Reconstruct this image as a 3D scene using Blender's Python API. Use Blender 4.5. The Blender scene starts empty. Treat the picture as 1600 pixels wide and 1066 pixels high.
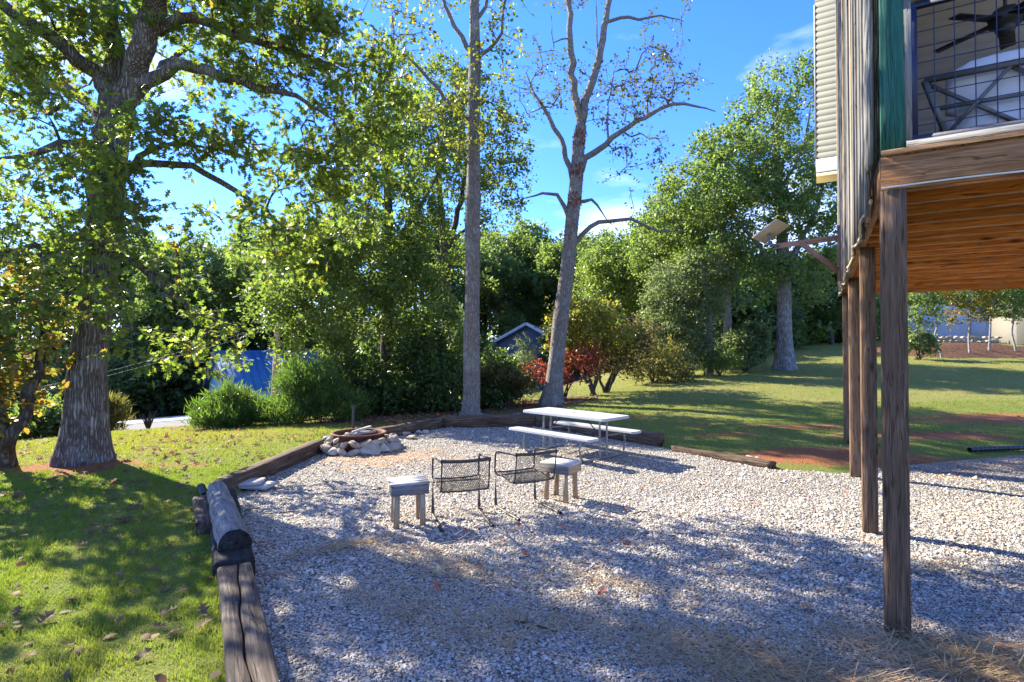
import bpy, bmesh, math, random
import numpy as np
from mathutils import Vector, Matrix, Quaternion
R = math.radians
rng = np.random.default_rng(7)
random.seed(7)
S = bpy.context.scene
C = S.collection

# ------------------------------------------------------------------ camera, sky, sun, exposure
F = 850.0                                   # focal length in photo pixels (photo 1600 wide)
CAM_H = 1.9
HOR = 546.0                                 # photo row of the horizon
cam = bpy.data.objects.new('camera', bpy.data.cameras.new('camera')); C.objects.link(cam)
cam.data.sensor_width = 36.0; cam.data.lens = 36.0 * F / 1600.0
cam.data.clip_start = 0.05; cam.data.clip_end = 1500
cam.location = (0, 0, CAM_H)
cam.rotation_euler = (R(90) + math.atan((HOR - 533) / F), 0, 0)
S.camera = cam

SUN_EL = R(32); SUN_AZ = math.atan2(-0.80, 0.60)
sdir = Vector((math.sin(SUN_AZ) * math.cos(SUN_EL), math.cos(SUN_AZ) * math.cos(SUN_EL), math.sin(SUN_EL)))
W = bpy.data.worlds.new('World'); S.world = W; W.use_nodes = True
nt = W.node_tree; nt.nodes.clear()
def wn(t, **k):
    n = nt.nodes.new(t)
    for a, b in k.items(): setattr(n, a, b)
    return n
sky = wn('ShaderNodeTexSky', sky_type='NISHITA'); sky.sun_disc = False
sky.sun_elevation = SUN_EL; sky.sun_rotation = SUN_AZ
sky.altitude = 300; sky.air_density = 0.95; sky.dust_density = 0.05; sky.ozone_density = 3.0
hs = wn('ShaderNodeHueSaturation'); hs.inputs['Saturation'].default_value = 1.12; hs.inputs['Value'].default_value = 1.0
tint = wn('ShaderNodeMix', data_type='RGBA', blend_type='MULTIPLY'); tint.inputs['Factor'].default_value = 1; tint.inputs['B'].default_value = (0.52, 0.57, 0.86, 1)
nt.links.new(sky.outputs[0], tint.inputs['A']); nt.links.new(tint.outputs['Result'], hs.inputs['Color'])
tc = wn('ShaderNodeTexCoord'); mp = wn('ShaderNodeMapping'); mp.inputs['Scale'].default_value = (1.5, 1.5, 4.6)
mp.inputs['Location'].default_value = (0.3, 0.2, 1.0)
nt.links.new(tc.outputs['Generated'], mp.inputs['Vector'])
nz = wn('ShaderNodeTexNoise'); nz.inputs['Scale'].default_value = 1.5; nz.inputs['Detail'].default_value = 6; nz.inputs['Roughness'].default_value = 0.5
nt.links.new(mp.outputs[0], nz.inputs['Vector'])
cr = wn('ShaderNodeValToRGB'); cr.color_ramp.elements[0].position = 0.53; cr.color_ramp.elements[1].position = 0.86
cr.color_ramp.elements[1].color = (0.9, 0.9, 0.9, 1)
nt.links.new(nz.outputs['Fac'], cr.inputs['Fac'])
mx = wn('ShaderNodeMix', data_type='RGBA'); mx.inputs['B'].default_value = (5.2, 5.4, 5.8, 1)
nt.links.new(cr.outputs['Color'], mx.inputs['Factor']); nt.links.new(hs.outputs[0], mx.inputs['A'])
bg = wn('ShaderNodeBackground'); bg.inputs['Strength'].default_value = 0.15
wo = wn('ShaderNodeOutputWorld')
nt.links.new(mx.outputs['Result'], bg.inputs['Color']); nt.links.new(bg.outputs[0], wo.inputs['Surface'])

sun = bpy.data.objects.new('sun', bpy.data.lights.new('sun', 'SUN')); C.objects.link(sun)
sun.data.energy = 4.6; sun.data.angle = R(0.53); sun.data.color = (1.0, 0.92, 0.74)
sun.rotation_euler = sdir.to_track_quat('Z', 'Y').to_euler(); sun.location = sdir * 40
S.view_settings.view_transform = 'Standard'; S.view_settings.look = 'None'
S.view_settings.exposure = 1.98; S.view_settings.gamma = 1.0; S.view_settings.use_curve_mapping = False
S.cycles.max_bounces = 7; S.cycles.transparent_max_bounces = 6

# ------------------------------------------------------------------ measuring helpers (photo pixel + distance -> place)
def at(px, py, Y): return np.array([(px - 800) / F * Y, Y, CAM_H - (py - HOR) / F * Y])
def gp(px, py, z=0.0):
    Y = F * (CAM_H - z) / (py - HOR); return np.array([(px - 800) / F * Y, Y, z])

# ------------------------------------------------------------------ materials
MAT = {}
class NT:
    def __init__(s, name):
        s.m = bpy.data.materials.new(name); s.m.use_nodes = True; s.t = s.m.node_tree
        s.b = s.t.nodes['Principled BSDF']; s.o = s.t.nodes['Material Output']; MAT[name] = s.m
    def n(s, t, ins=None, **k):
        n = s.t.nodes.new(t)
        for a, b in k.items(): setattr(n, a, b)
        for a, b in (ins or {}).items():
            if hasattr(b, 'is_linked') or isinstance(b, bpy.types.NodeSocket): s.t.links.new(b, n.inputs[a])
            else: n.inputs[a].default_value = b
        return n
    def l(s, a, b): s.t.links.new(a, b)
    def ramp(s, fac, stops, interp='LINEAR'):
        r = s.n('ShaderNodeValToRGB', {'Fac': fac}); e = r.color_ramp.elements; r.color_ramp.interpolation = interp
        while len(e) < len(stops): e.new(0.5)
        for q, (p, c) in zip(e, stops):
            q.position = p; q.color = (*c, 1) if len(c) == 3 else c
        return r.outputs['Color']
    def mix(s, fac, a, b, mode='MIX'):
        m = s.n('ShaderNodeMix', data_type='RGBA', blend_type=mode)
        for i, v in (('Factor', fac), ('A', a), ('B', b)):
            if isinstance(v, bpy.types.NodeSocket): s.l(v, m.inputs[i])
            elif i == 'Factor': m.inputs[i].default_value = v
            else: m.inputs[i].default_value = (*v, 1)
        return m.outputs['Result']
    def noise(s, vec, scale, detail=4, rough=0.55, dist=0.0):
        i = {'Scale': scale, 'Detail': detail, 'Roughness': rough, 'Distortion': dist}
        if vec is not None: i['Vector'] = vec
        return s.n('ShaderNodeTexNoise', i).outputs['Fac']
    def math(s, op, a, b=0.0):
        return s.n('ShaderNodeMath', {0: a, 1: b}, operation=op).outputs[0]
    def coord(s, scale=(1, 1, 1), kind='Object', rand=0.0):
        tc = s.n('ShaderNodeTexCoord'); v = tc.outputs[kind]
        if rand:
            oi = s.n('ShaderNodeObjectInfo'); r = s.math('MULTIPLY', oi.outputs['Random'], rand)
            v = s.n('ShaderNodeVectorMath', {0: v, 1: s.n('ShaderNodeCombineXYZ', {0: r, 1: r, 2: r}).outputs[0]}, operation='ADD').outputs[0]
        return s.n('ShaderNodeMapping', {'Vector': v, 'Scale': scale}).outputs[0]
    def bump(s, h, strength=0.5, dist=0.01):
        b = s.n('ShaderNodeBump', {'Height': h, 'Strength': strength, 'Distance': dist}); s.l(b.outputs[0], s.b.inputs['Normal'])
    def base(s, c, rough=0.8, spec=0.3, metal=0.0):
        if isinstance(c, bpy.types.NodeSocket): s.l(c, s.b.inputs['Base Color'])
        else: s.b.inputs['Base Color'].default_value = (*c, 1)
        s.b.inputs['Roughness'].default_value = rough; s.b.inputs['Specular IOR Level'].default_value = spec
        s.b.inputs['Metallic'].default_value = metal; return s

def wood(name, dark, mid, light, grain=1.0, knots=True, rough=0.85, bump=0.6):
    n = NT(name)
    v = n.coord((0.9 * grain, 14 * grain, 14 * grain), rand=37.0)
    v2 = n.coord((1, 1, 1), rand=37.0)
    g = n.noise(v, 3.0, 6, 0.6, 0.6)
    big = n.noise(v2, 1.7, 3)
    c = n.ramp(g, [(0.28, dark), (0.5, mid), (0.72, light)])
    g2 = n.noise(n.coord((3.0 * grain, 75 * grain, 75 * grain), rand=37.0), 2.0, 3, 0.6)
    c = n.mix(n.ramp(g2, [(0.3, (0.75, 0.75, 0.75)), (0.55, (0, 0, 0))]), c, dark)
    ck = n.noise(n.coord((0.55 * grain, 11 * grain, 11 * grain), rand=37.0), 1.6, 2, 0.5, 0.8)
    ck = n.ramp(n.math('ABSOLUTE', n.math('SUBTRACT', ck, 0.5)), [(0.0, (0.9, 0.9, 0.9)), (0.012, (0, 0, 0))])
    c = n.mix(ck, c, tuple(x * 0.3 for x in dark))
    c = n.mix(n.ramp(big, [(0.4, (0, 0, 0)), (0.7, (0.55, 0.55, 0.55))]), c, tuple(x * 0.62 for x in mid))
    oi_ = n.n('ShaderNodeObjectInfo'); c = n.mix(1.0, c, n.ramp(oi_.outputs['Random'], [(0.0, (0.74, 0.72, 0.70)), (1.0, (1.12, 1.1, 1.08))]), 'MULTIPLY')
    h = n.math('SUBTRACT', n.math('ADD', g, n.math('MULTIPLY', g2, 0.6)), ck)
    if knots:
        vo = n.n('ShaderNodeTexVoronoi', {'Vector': n.coord((1.1, 3.4, 3.4), rand=37.0), 'Scale': 1.6, 'Randomness': 1.0})
        k = n.ramp(vo.outputs['Distance'], [(0.05, (1, 1, 1)), (0.15, (0, 0, 0))])
        c = n.mix(k, c, tuple(x * 0.4 for x in dark))
    n.base(c, rough, 0.2)
    n.bump(h, bump, 0.006)
    return n.m

wood('wood_grey', (0.09, 0.08, 0.075), (0.24, 0.22, 0.21), (0.38, 0.35, 0.33))
wood('wood_post', (0.07, 0.04, 0.022), (0.21, 0.13, 0.08), (0.33, 0.22, 0.145), bump=0.9)
wood('wood_orange', (0.40, 0.11, 0.025), (0.80, 0.28, 0.065), (0.92, 0.44, 0.15))
wood('wood_beam', (0.13, 0.055, 0.022), (0.33, 0.165, 0.075), (0.45, 0.25, 0.13))
wood('wood_green', (0.012, 0.055, 0.042), (0.028, 0.12, 0.09), (0.055, 0.18, 0.14), bump=0.9)
wood('wood_white', (0.16, 0.15, 0.14), (0.32, 0.31, 0.295), (0.44, 0.43, 0.41), knots=False)
wood('wood_side', (0.075, 0.075, 0.075), (0.17, 0.17, 0.168), (0.28, 0.278, 0.272), knots=False)
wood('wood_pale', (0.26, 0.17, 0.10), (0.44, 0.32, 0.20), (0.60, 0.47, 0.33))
wood('wood_tie', (0.04, 0.03, 0.024), (0.13, 0.10, 0.082), (0.29, 0.235, 0.20), grain=0.8, bump=1.0)
wood('wood_tie_brown', (0.04, 0.026, 0.017), (0.13, 0.085, 0.055), (0.30, 0.22, 0.16), grain=0.8, bump=1.0)
wood('wood_burnt', (0.012, 0.011, 0.011), (0.03, 0.027, 0.026), (0.06, 0.055, 0.05), grain=0.8, bump=1.0)
wood('wood_stool', (0.36, 0.33, 0.30), (0.58, 0.55, 0.52), (0.74, 0.72, 0.69), knots=False)
wood('wood_pinkish', (0.22, 0.12, 0.09), (0.36, 0.22, 0.17), (0.46, 0.30, 0.24))

def plain(name, col, rough=0.6, metal=0.0, var=0.15, spec=0.4, scale=6.0, bump=0.15):
    n = NT(name); g = n.noise(n.coord(rand=11.0), scale, 5, 0.6)
    lo = tuple(x * (1 - var) for x in col); hi = tuple(min(1, x * (1 + var)) for x in col)
    n.base(n.ramp(g, [(0.3, lo), (0.7, hi)]), rough, spec, metal); n.bump(n.noise(n.coord(), scale * 12, 3), bump, 0.003); return n.m
plain('navy', (0.013, 0.017, 0.05), 0.5)
plain('dark_metal', (0.07, 0.055, 0.045), 0.55, 0.3, 0.5, scale=20)
plain('grey_tube', (0.23, 0.22, 0.21), 0.45, 0.4, 0.25, scale=14)
plain('brace_metal', (0.05, 0.05, 0.05), 0.5, 0.5)
plain('table_plastic', (0.42, 0.42, 0.42), 0.5, 0, 0.06, scale=3, bump=0.3)
plain('black_plastic', (0.012, 0.012, 0.013), 0.5)
plain('wire_dark', (0.10, 0.10, 0.10), 0.6)
plain('cable', (0.62, 0.58, 0.50), 0.5)
plain('rope', (0.58, 0.47, 0.30), 0.9, var=0.3, scale=30, bump=0.8)
plain('cushion', (0.62, 0.60, 0.66), 0.9, var=0.06, scale=8, bump=0.4)
plain('sofa_metal', (0.14, 0.13, 0.12), 0.5, 0.2)
plain('fan_dark', (0.035, 0.03, 0.028), 0.5)
plain('tan_siding', (0.50, 0.39, 0.30), 0.7, var=0.06)
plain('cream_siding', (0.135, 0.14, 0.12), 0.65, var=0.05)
plain('trim_white', (0.46, 0.47, 0.48), 0.6, var=0.04)
plain('yellow_soffit', (0.70, 0.55, 0.28), 0.7, var=0.06)
plain('blue_roof', (0.03, 0.12, 0.25), 0.75, 0.0, 0.06, scale=2, spec=0.15)
plain('teal_wall', (0.20, 0.36, 0.37), 0.7, var=0.08)
plain('grey_roof', (0.06, 0.055, 0.06), 0.9, var=0.3, scale=20)
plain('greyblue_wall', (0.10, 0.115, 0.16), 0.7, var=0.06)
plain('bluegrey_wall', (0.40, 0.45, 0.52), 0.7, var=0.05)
plain('silver_wall', (0.40, 0.42, 0.45), 0.6, var=0.06)
plain('beige_wall', (0.17, 0.155, 0.13), 0.8, var=0.08)
plain('glass_dark', (0.05, 0.07, 0.09), 0.12, spec=0.8, var=0.1)
plain('rust', (0.12, 0.042, 0.025), 0.8, 0.2, 0.45, scale=9, bump=0.6)
plain('solar_back', (0.42, 0.37, 0.29), 0.6, var=0.08)
plain('solar_cell', (0.01, 0.015, 0.05), 0.15)
plain('bracket_metal', (0.10, 0.12, 0.15), 0.4, 0.5)
plain('slab_stone', (0.40, 0.37, 0.33), 0.9, var=0.25)
plain('concrete', (0.55, 0.53, 0.50), 0.9, var=0.1)
plain('fire_ash', (0.16, 0.13, 0.11), 1.0, var=0.5, scale=20, bump=1.0)
def stone_mat():
    n = NT('fieldstone'); v = n.coord(rand=53.0); oi = n.n('ShaderNodeObjectInfo')
    c = n.ramp(oi.outputs['Random'], [(0.0, (0.56, 0.47, 0.36)), (0.3, (0.38, 0.33, 0.28)), (0.5, (0.54, 0.43, 0.31)), (0.75, (0.62, 0.56, 0.47)), (1.0, (0.45, 0.36, 0.28))])
    c = n.mix(n.ramp(n.noise(v, 9, 6), [(0.35, (0, 0, 0)), (0.75, (0.7, 0.7, 0.7))]), c, (0.24, 0.19, 0.14), 'MIX'); n.base(c, 0.9, 0.2); n.bump(n.noise(v, 22, 6, 0.65), 0.8, 0.02)
stone_mat()

def leafmat(name, cols, trans=0.55, tcol=(1.7, 1.9, 0.55), gloss=0.25, rough=0.42):
    n = NT(name); g = n.n('ShaderNodeNewGeometry'); rnd = g.outputs['Random Per Island']
    k = len(cols); c = n.ramp(rnd, [(i / max(1, k - 1), cc) for i, cc in enumerate(cols)])
    c = n.mix(n.ramp(n.noise(n.coord(kind='Object'), 0.55, 2), [(0.35, (0, 0, 0)), (0.7, (1, 1, 1))]), c, n.mix(1.0, c, (1.2, 1.1, 0.8), 'MULTIPLY'))
    trans = min(.58, trans + .06); tcol = (tcol[0] * 1.15, tcol[1] * 1.2, tcol[2] * 1.6); gloss = gloss + .06; rough = min(rough, .38) if rough < .6 else rough
    c = n.mix(0.12, c, (0.10, 0.11, 0.09))
    n.base(c, rough, gloss)
    t = n.n('ShaderNodeBsdfTranslucent', {'Color': n.mix(1.0, c, tcol, 'MULTIPLY')})
    m = n.n('ShaderNodeMixShader', {'Fac': trans}); n.l(n.b.outputs[0], m.inputs[1]); n.l(t.outputs[0], m.inputs[2]); n.l(m.outputs[0], n.o.inputs['Surface'])
    return n.m
G1 = [(0.07, 0.105, 0.027), (0.095, 0.13, 0.032), (0.12, 0.15, 0.04), (0.08, 0.115, 0.03), (0.145, 0.165, 0.045)]
leafmat('leaf_oak', G1 + [(0.14, 0.15, 0.035), (0.075, 0.10, 0.026), (0.085, 0.115, 0.032), (0.06, 0.085, 0.024), (0.10, 0.13, 0.034), (0.075, 0.11, 0.028), (0.065, 0.095, 0.026), (0.20, 0.12, 0.03)], 0.5, (2.2, 2.4, 0.7))
leafmat('leaf_maple', [(0.08, 0.12, 0.032), (0.105, 0.145, 0.04), (0.135, 0.17, 0.05), (0.09, 0.13, 0.035)], 0.46, (1.75, 1.85, 0.75))
leafmat('leaf_dark', [(0.045, 0.075, 0.024), (0.06, 0.098, 0.03), (0.078, 0.115, 0.036), (0.054, 0.086, 0.028)], 0.42, (1.8, 1.9, 0.7))
leafmat('leaf_right', [(0.07, 0.11, 0.036), (0.095, 0.135, 0.045), (0.12, 0.155, 0.055), (0.085, 0.12, 0.04)], 0.5, (2.0, 2.1, 0.8), 0.4)
leafmat('leaf_poplar', [(0.09, 0.11, 0.02), (0.14, 0.16, 0.025), (0.06, 0.075, 0.018), (0.17, 0.16, 0.03)], 0.5, (2.0, 2.0, 0.6))
leafmat('leaf_sparse', [(0.06, 0.075, 0.02), (0.10, 0.11, 0.025), (0.05, 0.06, 0.018), (0.09, 0.08, 0.022)], 0.35, (1.8, 1.8, 0.7))
leafmat('leaf_brownish', [(0.07, 0.045, 0.02), (0.10, 0.10, 0.025), (0.05, 0.025, 0.018), (0.12, 0.11, 0.03), (0.08, 0.03, 0.02)], 0.4, (1.7, 1.6, 0.8))
leafmat('leaf_orange', [(0.10, 0.13, 0.03), (0.24, 0.13, 0.03), (0.09, 0.13, 0.03), (0.12, 0.15, 0.03), (0.24, 0.17, 0.04), (0.10, 0.13, 0.03)], 0.5, (1.7, 1.5, 0.6))
leafmat('leaf_yellow', [(0.17, 0.17, 0.035), (0.24, 0.23, 0.05), (0.12, 0.14, 0.03), (0.20, 0.18, 0.04)], 0.5, (1.7, 1.6, 0.6))
leafmat('leaf_red', [(0.20, 0.03, 0.02), (0.24, 0.07, 0.03), (0.14, 0.02, 0.015), (0.20, 0.12, 0.035), (0.30, 0.05, 0.03), (0.28, 0.035, 0.025), (0.24, 0.03, 0.02)], 0.45, (1.7, 1.4, 1.0))
leafmat('leaf_juniper', [(0.05, 0.10, 0.022), (0.075, 0.13, 0.03), (0.04, 0.075, 0.018), (0.10, 0.14, 0.035)], 0.42, (2.0, 2.1, 0.6))
leafmat('leaf_silver', [(0.10, 0.13, 0.06), (0.14, 0.17, 0.085), (0.075, 0.10, 0.045)], 0.45, (1.7, 1.8, 0.9))
leafmat('leaf_shrub', [(0.05, 0.075, 0.02), (0.09, 0.09, 0.025), (0.12, 0.085, 0.03), (0.06, 0.09, 0.025)], 0.45, (1.9, 1.8, 0.7))
leafmat('leaf_litter', [(0.14, 0.075, 0.04), (0.20, 0.10, 0.05), (0.09, 0.05, 0.03), (0.26, 0.18, 0.11), (0.22, 0.08, 0.035)], 0.3, (1.4, 1.2, 1.0), 0.2, 0.7)
leafmat('straw', [(0.42, 0.29, 0.15), (0.50, 0.37, 0.21), (0.32, 0.20, 0.10), (0.56, 0.45, 0.28)], 0.2, (1.2, 1.1, 1.0), 0.2, 0.7)
def grassmat(name, greens, dry):
    n = NT(name); g = n.n('ShaderNodeNewGeometry'); rnd = g.outputs['Random Per Island']
    c = n.ramp(rnd, [(i / (len(greens) - 1), q) for i, q in enumerate(greens)])
    at_ = n.n('ShaderNodeAttribute', attribute_name='dry').outputs['Fac']
    c2 = n.ramp(rnd, [(i / (len(dry) - 1), q) for i, q in enumerate(dry)])
    c = n.mix(at_, c, c2); n.base(c, 0.6, 0.2)
    t = n.n('ShaderNodeBsdfTranslucent', {'Color': n.mix(1.0, c, (1.7, 1.8, 0.7), 'MULTIPLY')})
    m = n.n('ShaderNodeMixShader', {'Fac': 0.45}); n.l(n.b.outputs[0], m.inputs[1]); n.l(t.outputs[0], m.inputs[2]); n.l(m.outputs[0], n.o.inputs['Surface'])
grassmat('grass_blade', [(0.08, 0.15, 0.024), (0.12, 0.19, 0.03), (0.15, 0.22, 0.036), (0.20, 0.24, 0.05)], [(0.26, 0.22, 0.07), (0.22, 0.20, 0.06), (0.34, 0.27, 0.11), (0.18, 0.19, 0.05)])

def bark(name, dark, mid, light, sx=9.0, sz=1.6, bump=1.0, lichen=0.25):
    n = NT(name); v = n.coord((sx, sx, sz)); v1 = n.coord()
    vo = n.n('ShaderNodeTexVoronoi', {'Vector': n.n('ShaderNodeVectorMath', {0: v, 1: n.n('ShaderNodeTexNoise', {'Vector': v1, 'Scale': 5.0}).outputs['Color']}, operation='ADD').outputs[0], 'Scale': 1.6}, feature='DISTANCE_TO_EDGE')
    h = n.math('ADD', n.ramp(vo.outputs['Distance'], [(0.0, (0, 0, 0)), (0.35, (1, 1, 1))]), n.math('MULTIPLY', n.noise(v, 3.5, 6, 0.7), 0.8))
    c = n.ramp(n.math('MULTIPLY', h, 0.6), [(0.12, dark), (0.5, mid), (0.85, light)])
    c = n.mix(n.ramp(n.noise(v1, 3.5, 6), [(0.52, (0, 0, 0)), (0.66, (lichen,) * 3)]), c, (0.42, 0.42, 0.38))
    n.base(c, 0.95, 0.1); n.bump(h, bump, 0.03)
bark('bark_oak', (0.04, 0.031, 0.024), (0.17, 0.135, 0.108), (0.33, 0.285, 0.245), 16, 1.1, 1.0, 0.3)
bark('bark_pale', (0.10, 0.085, 0.072), (0.23, 0.20, 0.175), (0.35, 0.315, 0.28), 20, 3.2, 0.8, 0.3)
bark('bark_brown', (0.03, 0.022, 0.017), (0.085, 0.065, 0.05), (0.16, 0.13, 0.105), 8, 1.8, 0.8, 0.15)
bark('bark_grey', (0.10, 0.09, 0.085), (0.20, 0.18, 0.165), (0.30, 0.28, 0.26), 8, 1.8, 0.8, 0.4)
bark('bark_birch', (0.12, 0.11, 0.10), (0.26, 0.24, 0.22), (0.38, 0.36, 0.33), 6, 8, 0.3, 0.2)

def ground_mat():
    n = NT('lawn_ground'); v = n.coord()
    A = lambda k: n.n('ShaderNodeAttribute', attribute_name=k).outputs['Fac']
    fine = n.noise(v, 42, 5, 0.7); mid = n.noise(v, 1.3, 5, 0.6)
    green = n.ramp(fine, [(0.3, (0.07, 0.095, 0.022)), (0.55, (0.16, 0.20, 0.044)), (0.8, (0.24, 0.26, 0.07))])
    dry = n.ramp(fine, [(0.3, (0.17, 0.14, 0.05)), (0.7, (0.34, 0.28, 0.11))])
    soil = n.ramp(fine, [(0.3, (0.19, 0.065, 0.03)), (0.7, (0.40, 0.16, 0.075))])
    lit = n.ramp(n.noise(v, 26, 6, 0.75), [(0.35, (0.05, 0.032, 0.022)), (0.6, (0.17, 0.10, 0.065)), (0.8, (0.26, 0.19, 0.13))])
    dd = n.math('ADD', A('dry'), n.math('MULTIPLY', n.math('SUBTRACT', mid, 0.5), 0.9)); dd = n.n('ShaderNodeClamp', {'Value': dd}).outputs[0]
    c = n.mix(dd, green, dry)
    thr = lambda a, nz_, w: n.ramp(n.math('ADD', a, n.math('MULTIPLY', n.math('SUBTRACT', nz_, 0.5), w)), [(0.42, (0, 0, 0)), (0.58, (1, 1, 1))])
    c = n.mix(thr(A('litter'), n.noise(v, 5, 6, 0.7), 1.2), c, lit)
    c = n.mix(thr(A('soil'), n.noise(v, 4.5, 9, 0.8), 1.9), c, soil)
    n.base(c, 0.95, 0.1); n.bump(n.noise(v, 60, 4, 0.7), 0.9, 0.03)
ground_mat()
def gravel_mat():
    n = NT('gravel_ground'); v = n.coord()
    vo = n.n('ShaderNodeTexVoronoi', {'Vector': v, 'Scale': 44.0})
    A = n.n('ShaderNodeAttribute', attribute_name='tan').outputs['Fac']
    sep = n.n('ShaderNodeSeparateColor', {'Color': vo.outputs['Color']}).outputs[0]
    c = n.ramp(sep, [(0.0, (0.16, 0.14, 0.12)), (0.35, (0.36, 0.33, 0.29)), (0.7, (0.50, 0.46, 0.41)), (1.0, (0.62, 0.58, 0.52))])
    c = n.mix(n.ramp(vo.outputs['Distance'], [(0.3, (0, 0, 0)), (0.75, (0.85, 0.85, 0.85))]), c, (0.07, 0.058, 0.048))
    c = n.mix(n.ramp(n.math('ADD', A, n.math('MULTIPLY', n.math('SUBTRACT', n.noise(v, 6, 6, 0.7), 0.5), 0.9)), [(0.35, (0, 0, 0)), (0.7, (0.85, 0.85, 0.85))]), c, (0.42, 0.27, 0.16))
    n.base(c, 0.95, 0.1); n.bump(n.math('SUBTRACT', 1.0, vo.outputs['Distance']), 1.0, 0.025)
    n = NT('gravel_stone'); g = n.n('ShaderNodeNewGeometry'); rnd = g.outputs['Random Per Island']
    c = n.ramp(rnd, [(0.0, (0.17, 0.145, 0.12)), (0.15, (0.32, 0.285, 0.24)), (0.35, (0.42, 0.38, 0.325)), (0.65, (0.50, 0.46, 0.40)), (0.88, (0.60, 0.56, 0.495)), (1.0, (0.42, 0.30, 0.20))])
    A = n.n('ShaderNodeAttribute', attribute_name='tan').outputs['Fac']
    c = n.mix(A, c, n.mix(0.65, c, (0.50, 0.33, 0.20))); n.base(c, 0.9, 0.2)
    n.bump(n.noise(n.coord(), 90, 4), 0.4, 0.004)
gravel_mat()
def road_mat():
    n = NT('asphalt'); g = n.noise(n.coord(), 40, 5, 0.7); n.base(n.ramp(g, [(0.3, (0.16, 0.155, 0.15)), (0.7, (0.26, 0.25, 0.245))]), 0.95, 0.1)
    n = NT('mulch'); g = n.noise(n.coord(), 7, 7, 0.8)
    n.base(n.ramp(g, [(0.3, (0.04, 0.026, 0.02)), (0.5, (0.14, 0.08, 0.055)), (0.62, (0.30, 0.13, 0.06)), (0.8, (0.28, 0.21, 0.16))]), 0.95, 0.1); n.bump(n.noise(n.coord(), 14, 6, .8), 1.0, 0.15)
road_mat()

# ------------------------------------------------------------------ mesh helpers
def mesh_np(name, V, Fs, mat=None, smooth=False, attrs=None):
    """V (n,3); Fs = list of integer arrays (m,k)"""
    me = bpy.data.meshes.new(name); V = np.asarray(V, dtype=np.float32)
    me.vertices.add(len(V)); me.vertices.foreach_set('co', V.ravel())
    if not isinstance(Fs, (list, tuple)): Fs = [Fs]
    Fs = [np.asarray(f, dtype=np.int32) for f in Fs if len(f)]
    idx = np.concatenate([f.ravel() for f in Fs]); tot = np.concatenate([np.full(len(f), f.shape[1]) for f in Fs])
    me.loops.add(len(idx)); me.loops.foreach_set('vertex_index', idx)
    st = np.concatenate([[0], np.cumsum(tot)[:-1]]).astype(np.int32)
    me.polygons.add(len(tot)); me.polygons.foreach_set('loop_start', st)
    if smooth: me.polygons.foreach_set('use_smooth', np.ones(len(tot), dtype=bool))
    for k, a in (attrs or {}).items():
        q = me.attributes.new(k, 'FLOAT', 'POINT'); q.data.foreach_set('value', np.asarray(a, dtype=np.float32))
    if mat: me.materials.append(MAT[mat])
    me.update(calc_edges=True)
    return me
def link(name, me, parent=None, loc=None, mat4=None):
    o = bpy.data.objects.new(name, me); C.objects.link(o)
    if parent is not None: o.parent = parent
    if mat4 is not None: o.matrix_local = mat4
    elif loc is not None: o.location = tuple(float(q) for q in loc)
    return o
def tag(o, label, cat, group=None, kind=None):
    if label: o['label'] = label
    if cat: o['category'] = cat
    if group: o['group'] = group
    if kind: o['kind'] = kind
    return o
def thing(name, label, cat, loc=(0, 0, 0), rz=0.0, group=None):
    o = bpy.data.objects.new(name, None); C.objects.link(o); o.location = tuple(float(q) for q in loc); o.rotation_euler = (0, 0, rz)
    return tag(o, label, cat, group)
def frame(p0, p1, up=(0, 0, 1)):
    p0 = Vector([float(a) for a in p0]); p1 = Vector([float(a) for a in p1]); x = (p1 - p0).normalized(); u = Vector(up)
    y = u.cross(x)
    if y.length < 1e-4: y = Vector((0, 1, 0)).cross(x)
    y.normalize(); z = x.cross(y)
    m = Matrix((x, y, z)).transposed().to_4x4(); m.translation = (p0 + p1) / 2
    return m, (p1 - p0).length
def sn(p, s=0):                             # cheap smooth noise on (n,3)
    p = np.asarray(p)
    return (np.sin(p[:, 0] * 1.7 + p[:, 1] * 2.3 + s) + np.sin(p[:, 1] * 3.1 - p[:, 2] * 2.9 + s * 1.7) + np.sin(p[:, 2] * 4.3 + p[:, 0] * 3.7 + s * 2.3)
            + 0.5 * np.sin(p[:, 0] * 9.1 + p[:, 2] * 7.7 + s) + 0.5 * np.sin(p[:, 1] * 8.3 - p[:, 0] * 6.1 + s * 3)) / 4
def section(w, h, b, n=1):
    w /= 2; h /= 2
    return np.array([(-w + b, -h), (w - b, -h), (w, -h + b), (w, h - b), (w - b, h), (-w + b, h), (-w, h - b), (-w, -h + b)])
def extrude(L, sec, nseg=1, jit=0.0, seed=0, taper=1.0, bow=0.0):
    k = len(sec); xs = np.linspace(-L / 2, L / 2, nseg + 1); V = []
    for i, x in enumerate(xs):
        t = i / nseg; s = 1 + (taper - 1) * t
        V.append(np.column_stack([np.full(k, x), sec * s]))
    V = np.concatenate(V)
    if bow: V[:, 2] += bow * (1 - (2 * V[:, 0] / L) ** 2)
    if jit:
        q = V * np.array([2.2, 9, 9]) + seed * 13.7
        V[:, 1] += jit * sn(q, seed); V[:, 2] += jit * sn(q + 5.3, seed + 2)
        V[:k, 0] += jit * sn(V[:k] * 30, 1); V[-k:, 0] += jit * sn(V[-k:] * 30, 2)
    a = np.arange(k); b = (a + 1) % k
    Q = np.concatenate([np.column_stack([i * k + a, i * k + b, (i + 1) * k + b, (i + 1) * k + a])[:, ::-1] for i in range(nseg)])
    caps = [np.arange(k)[None, :], (nseg * k + np.arange(k))[::-1][None, :]]
    return V, [Q, np.concatenate(caps)]
_cache = {}
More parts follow.
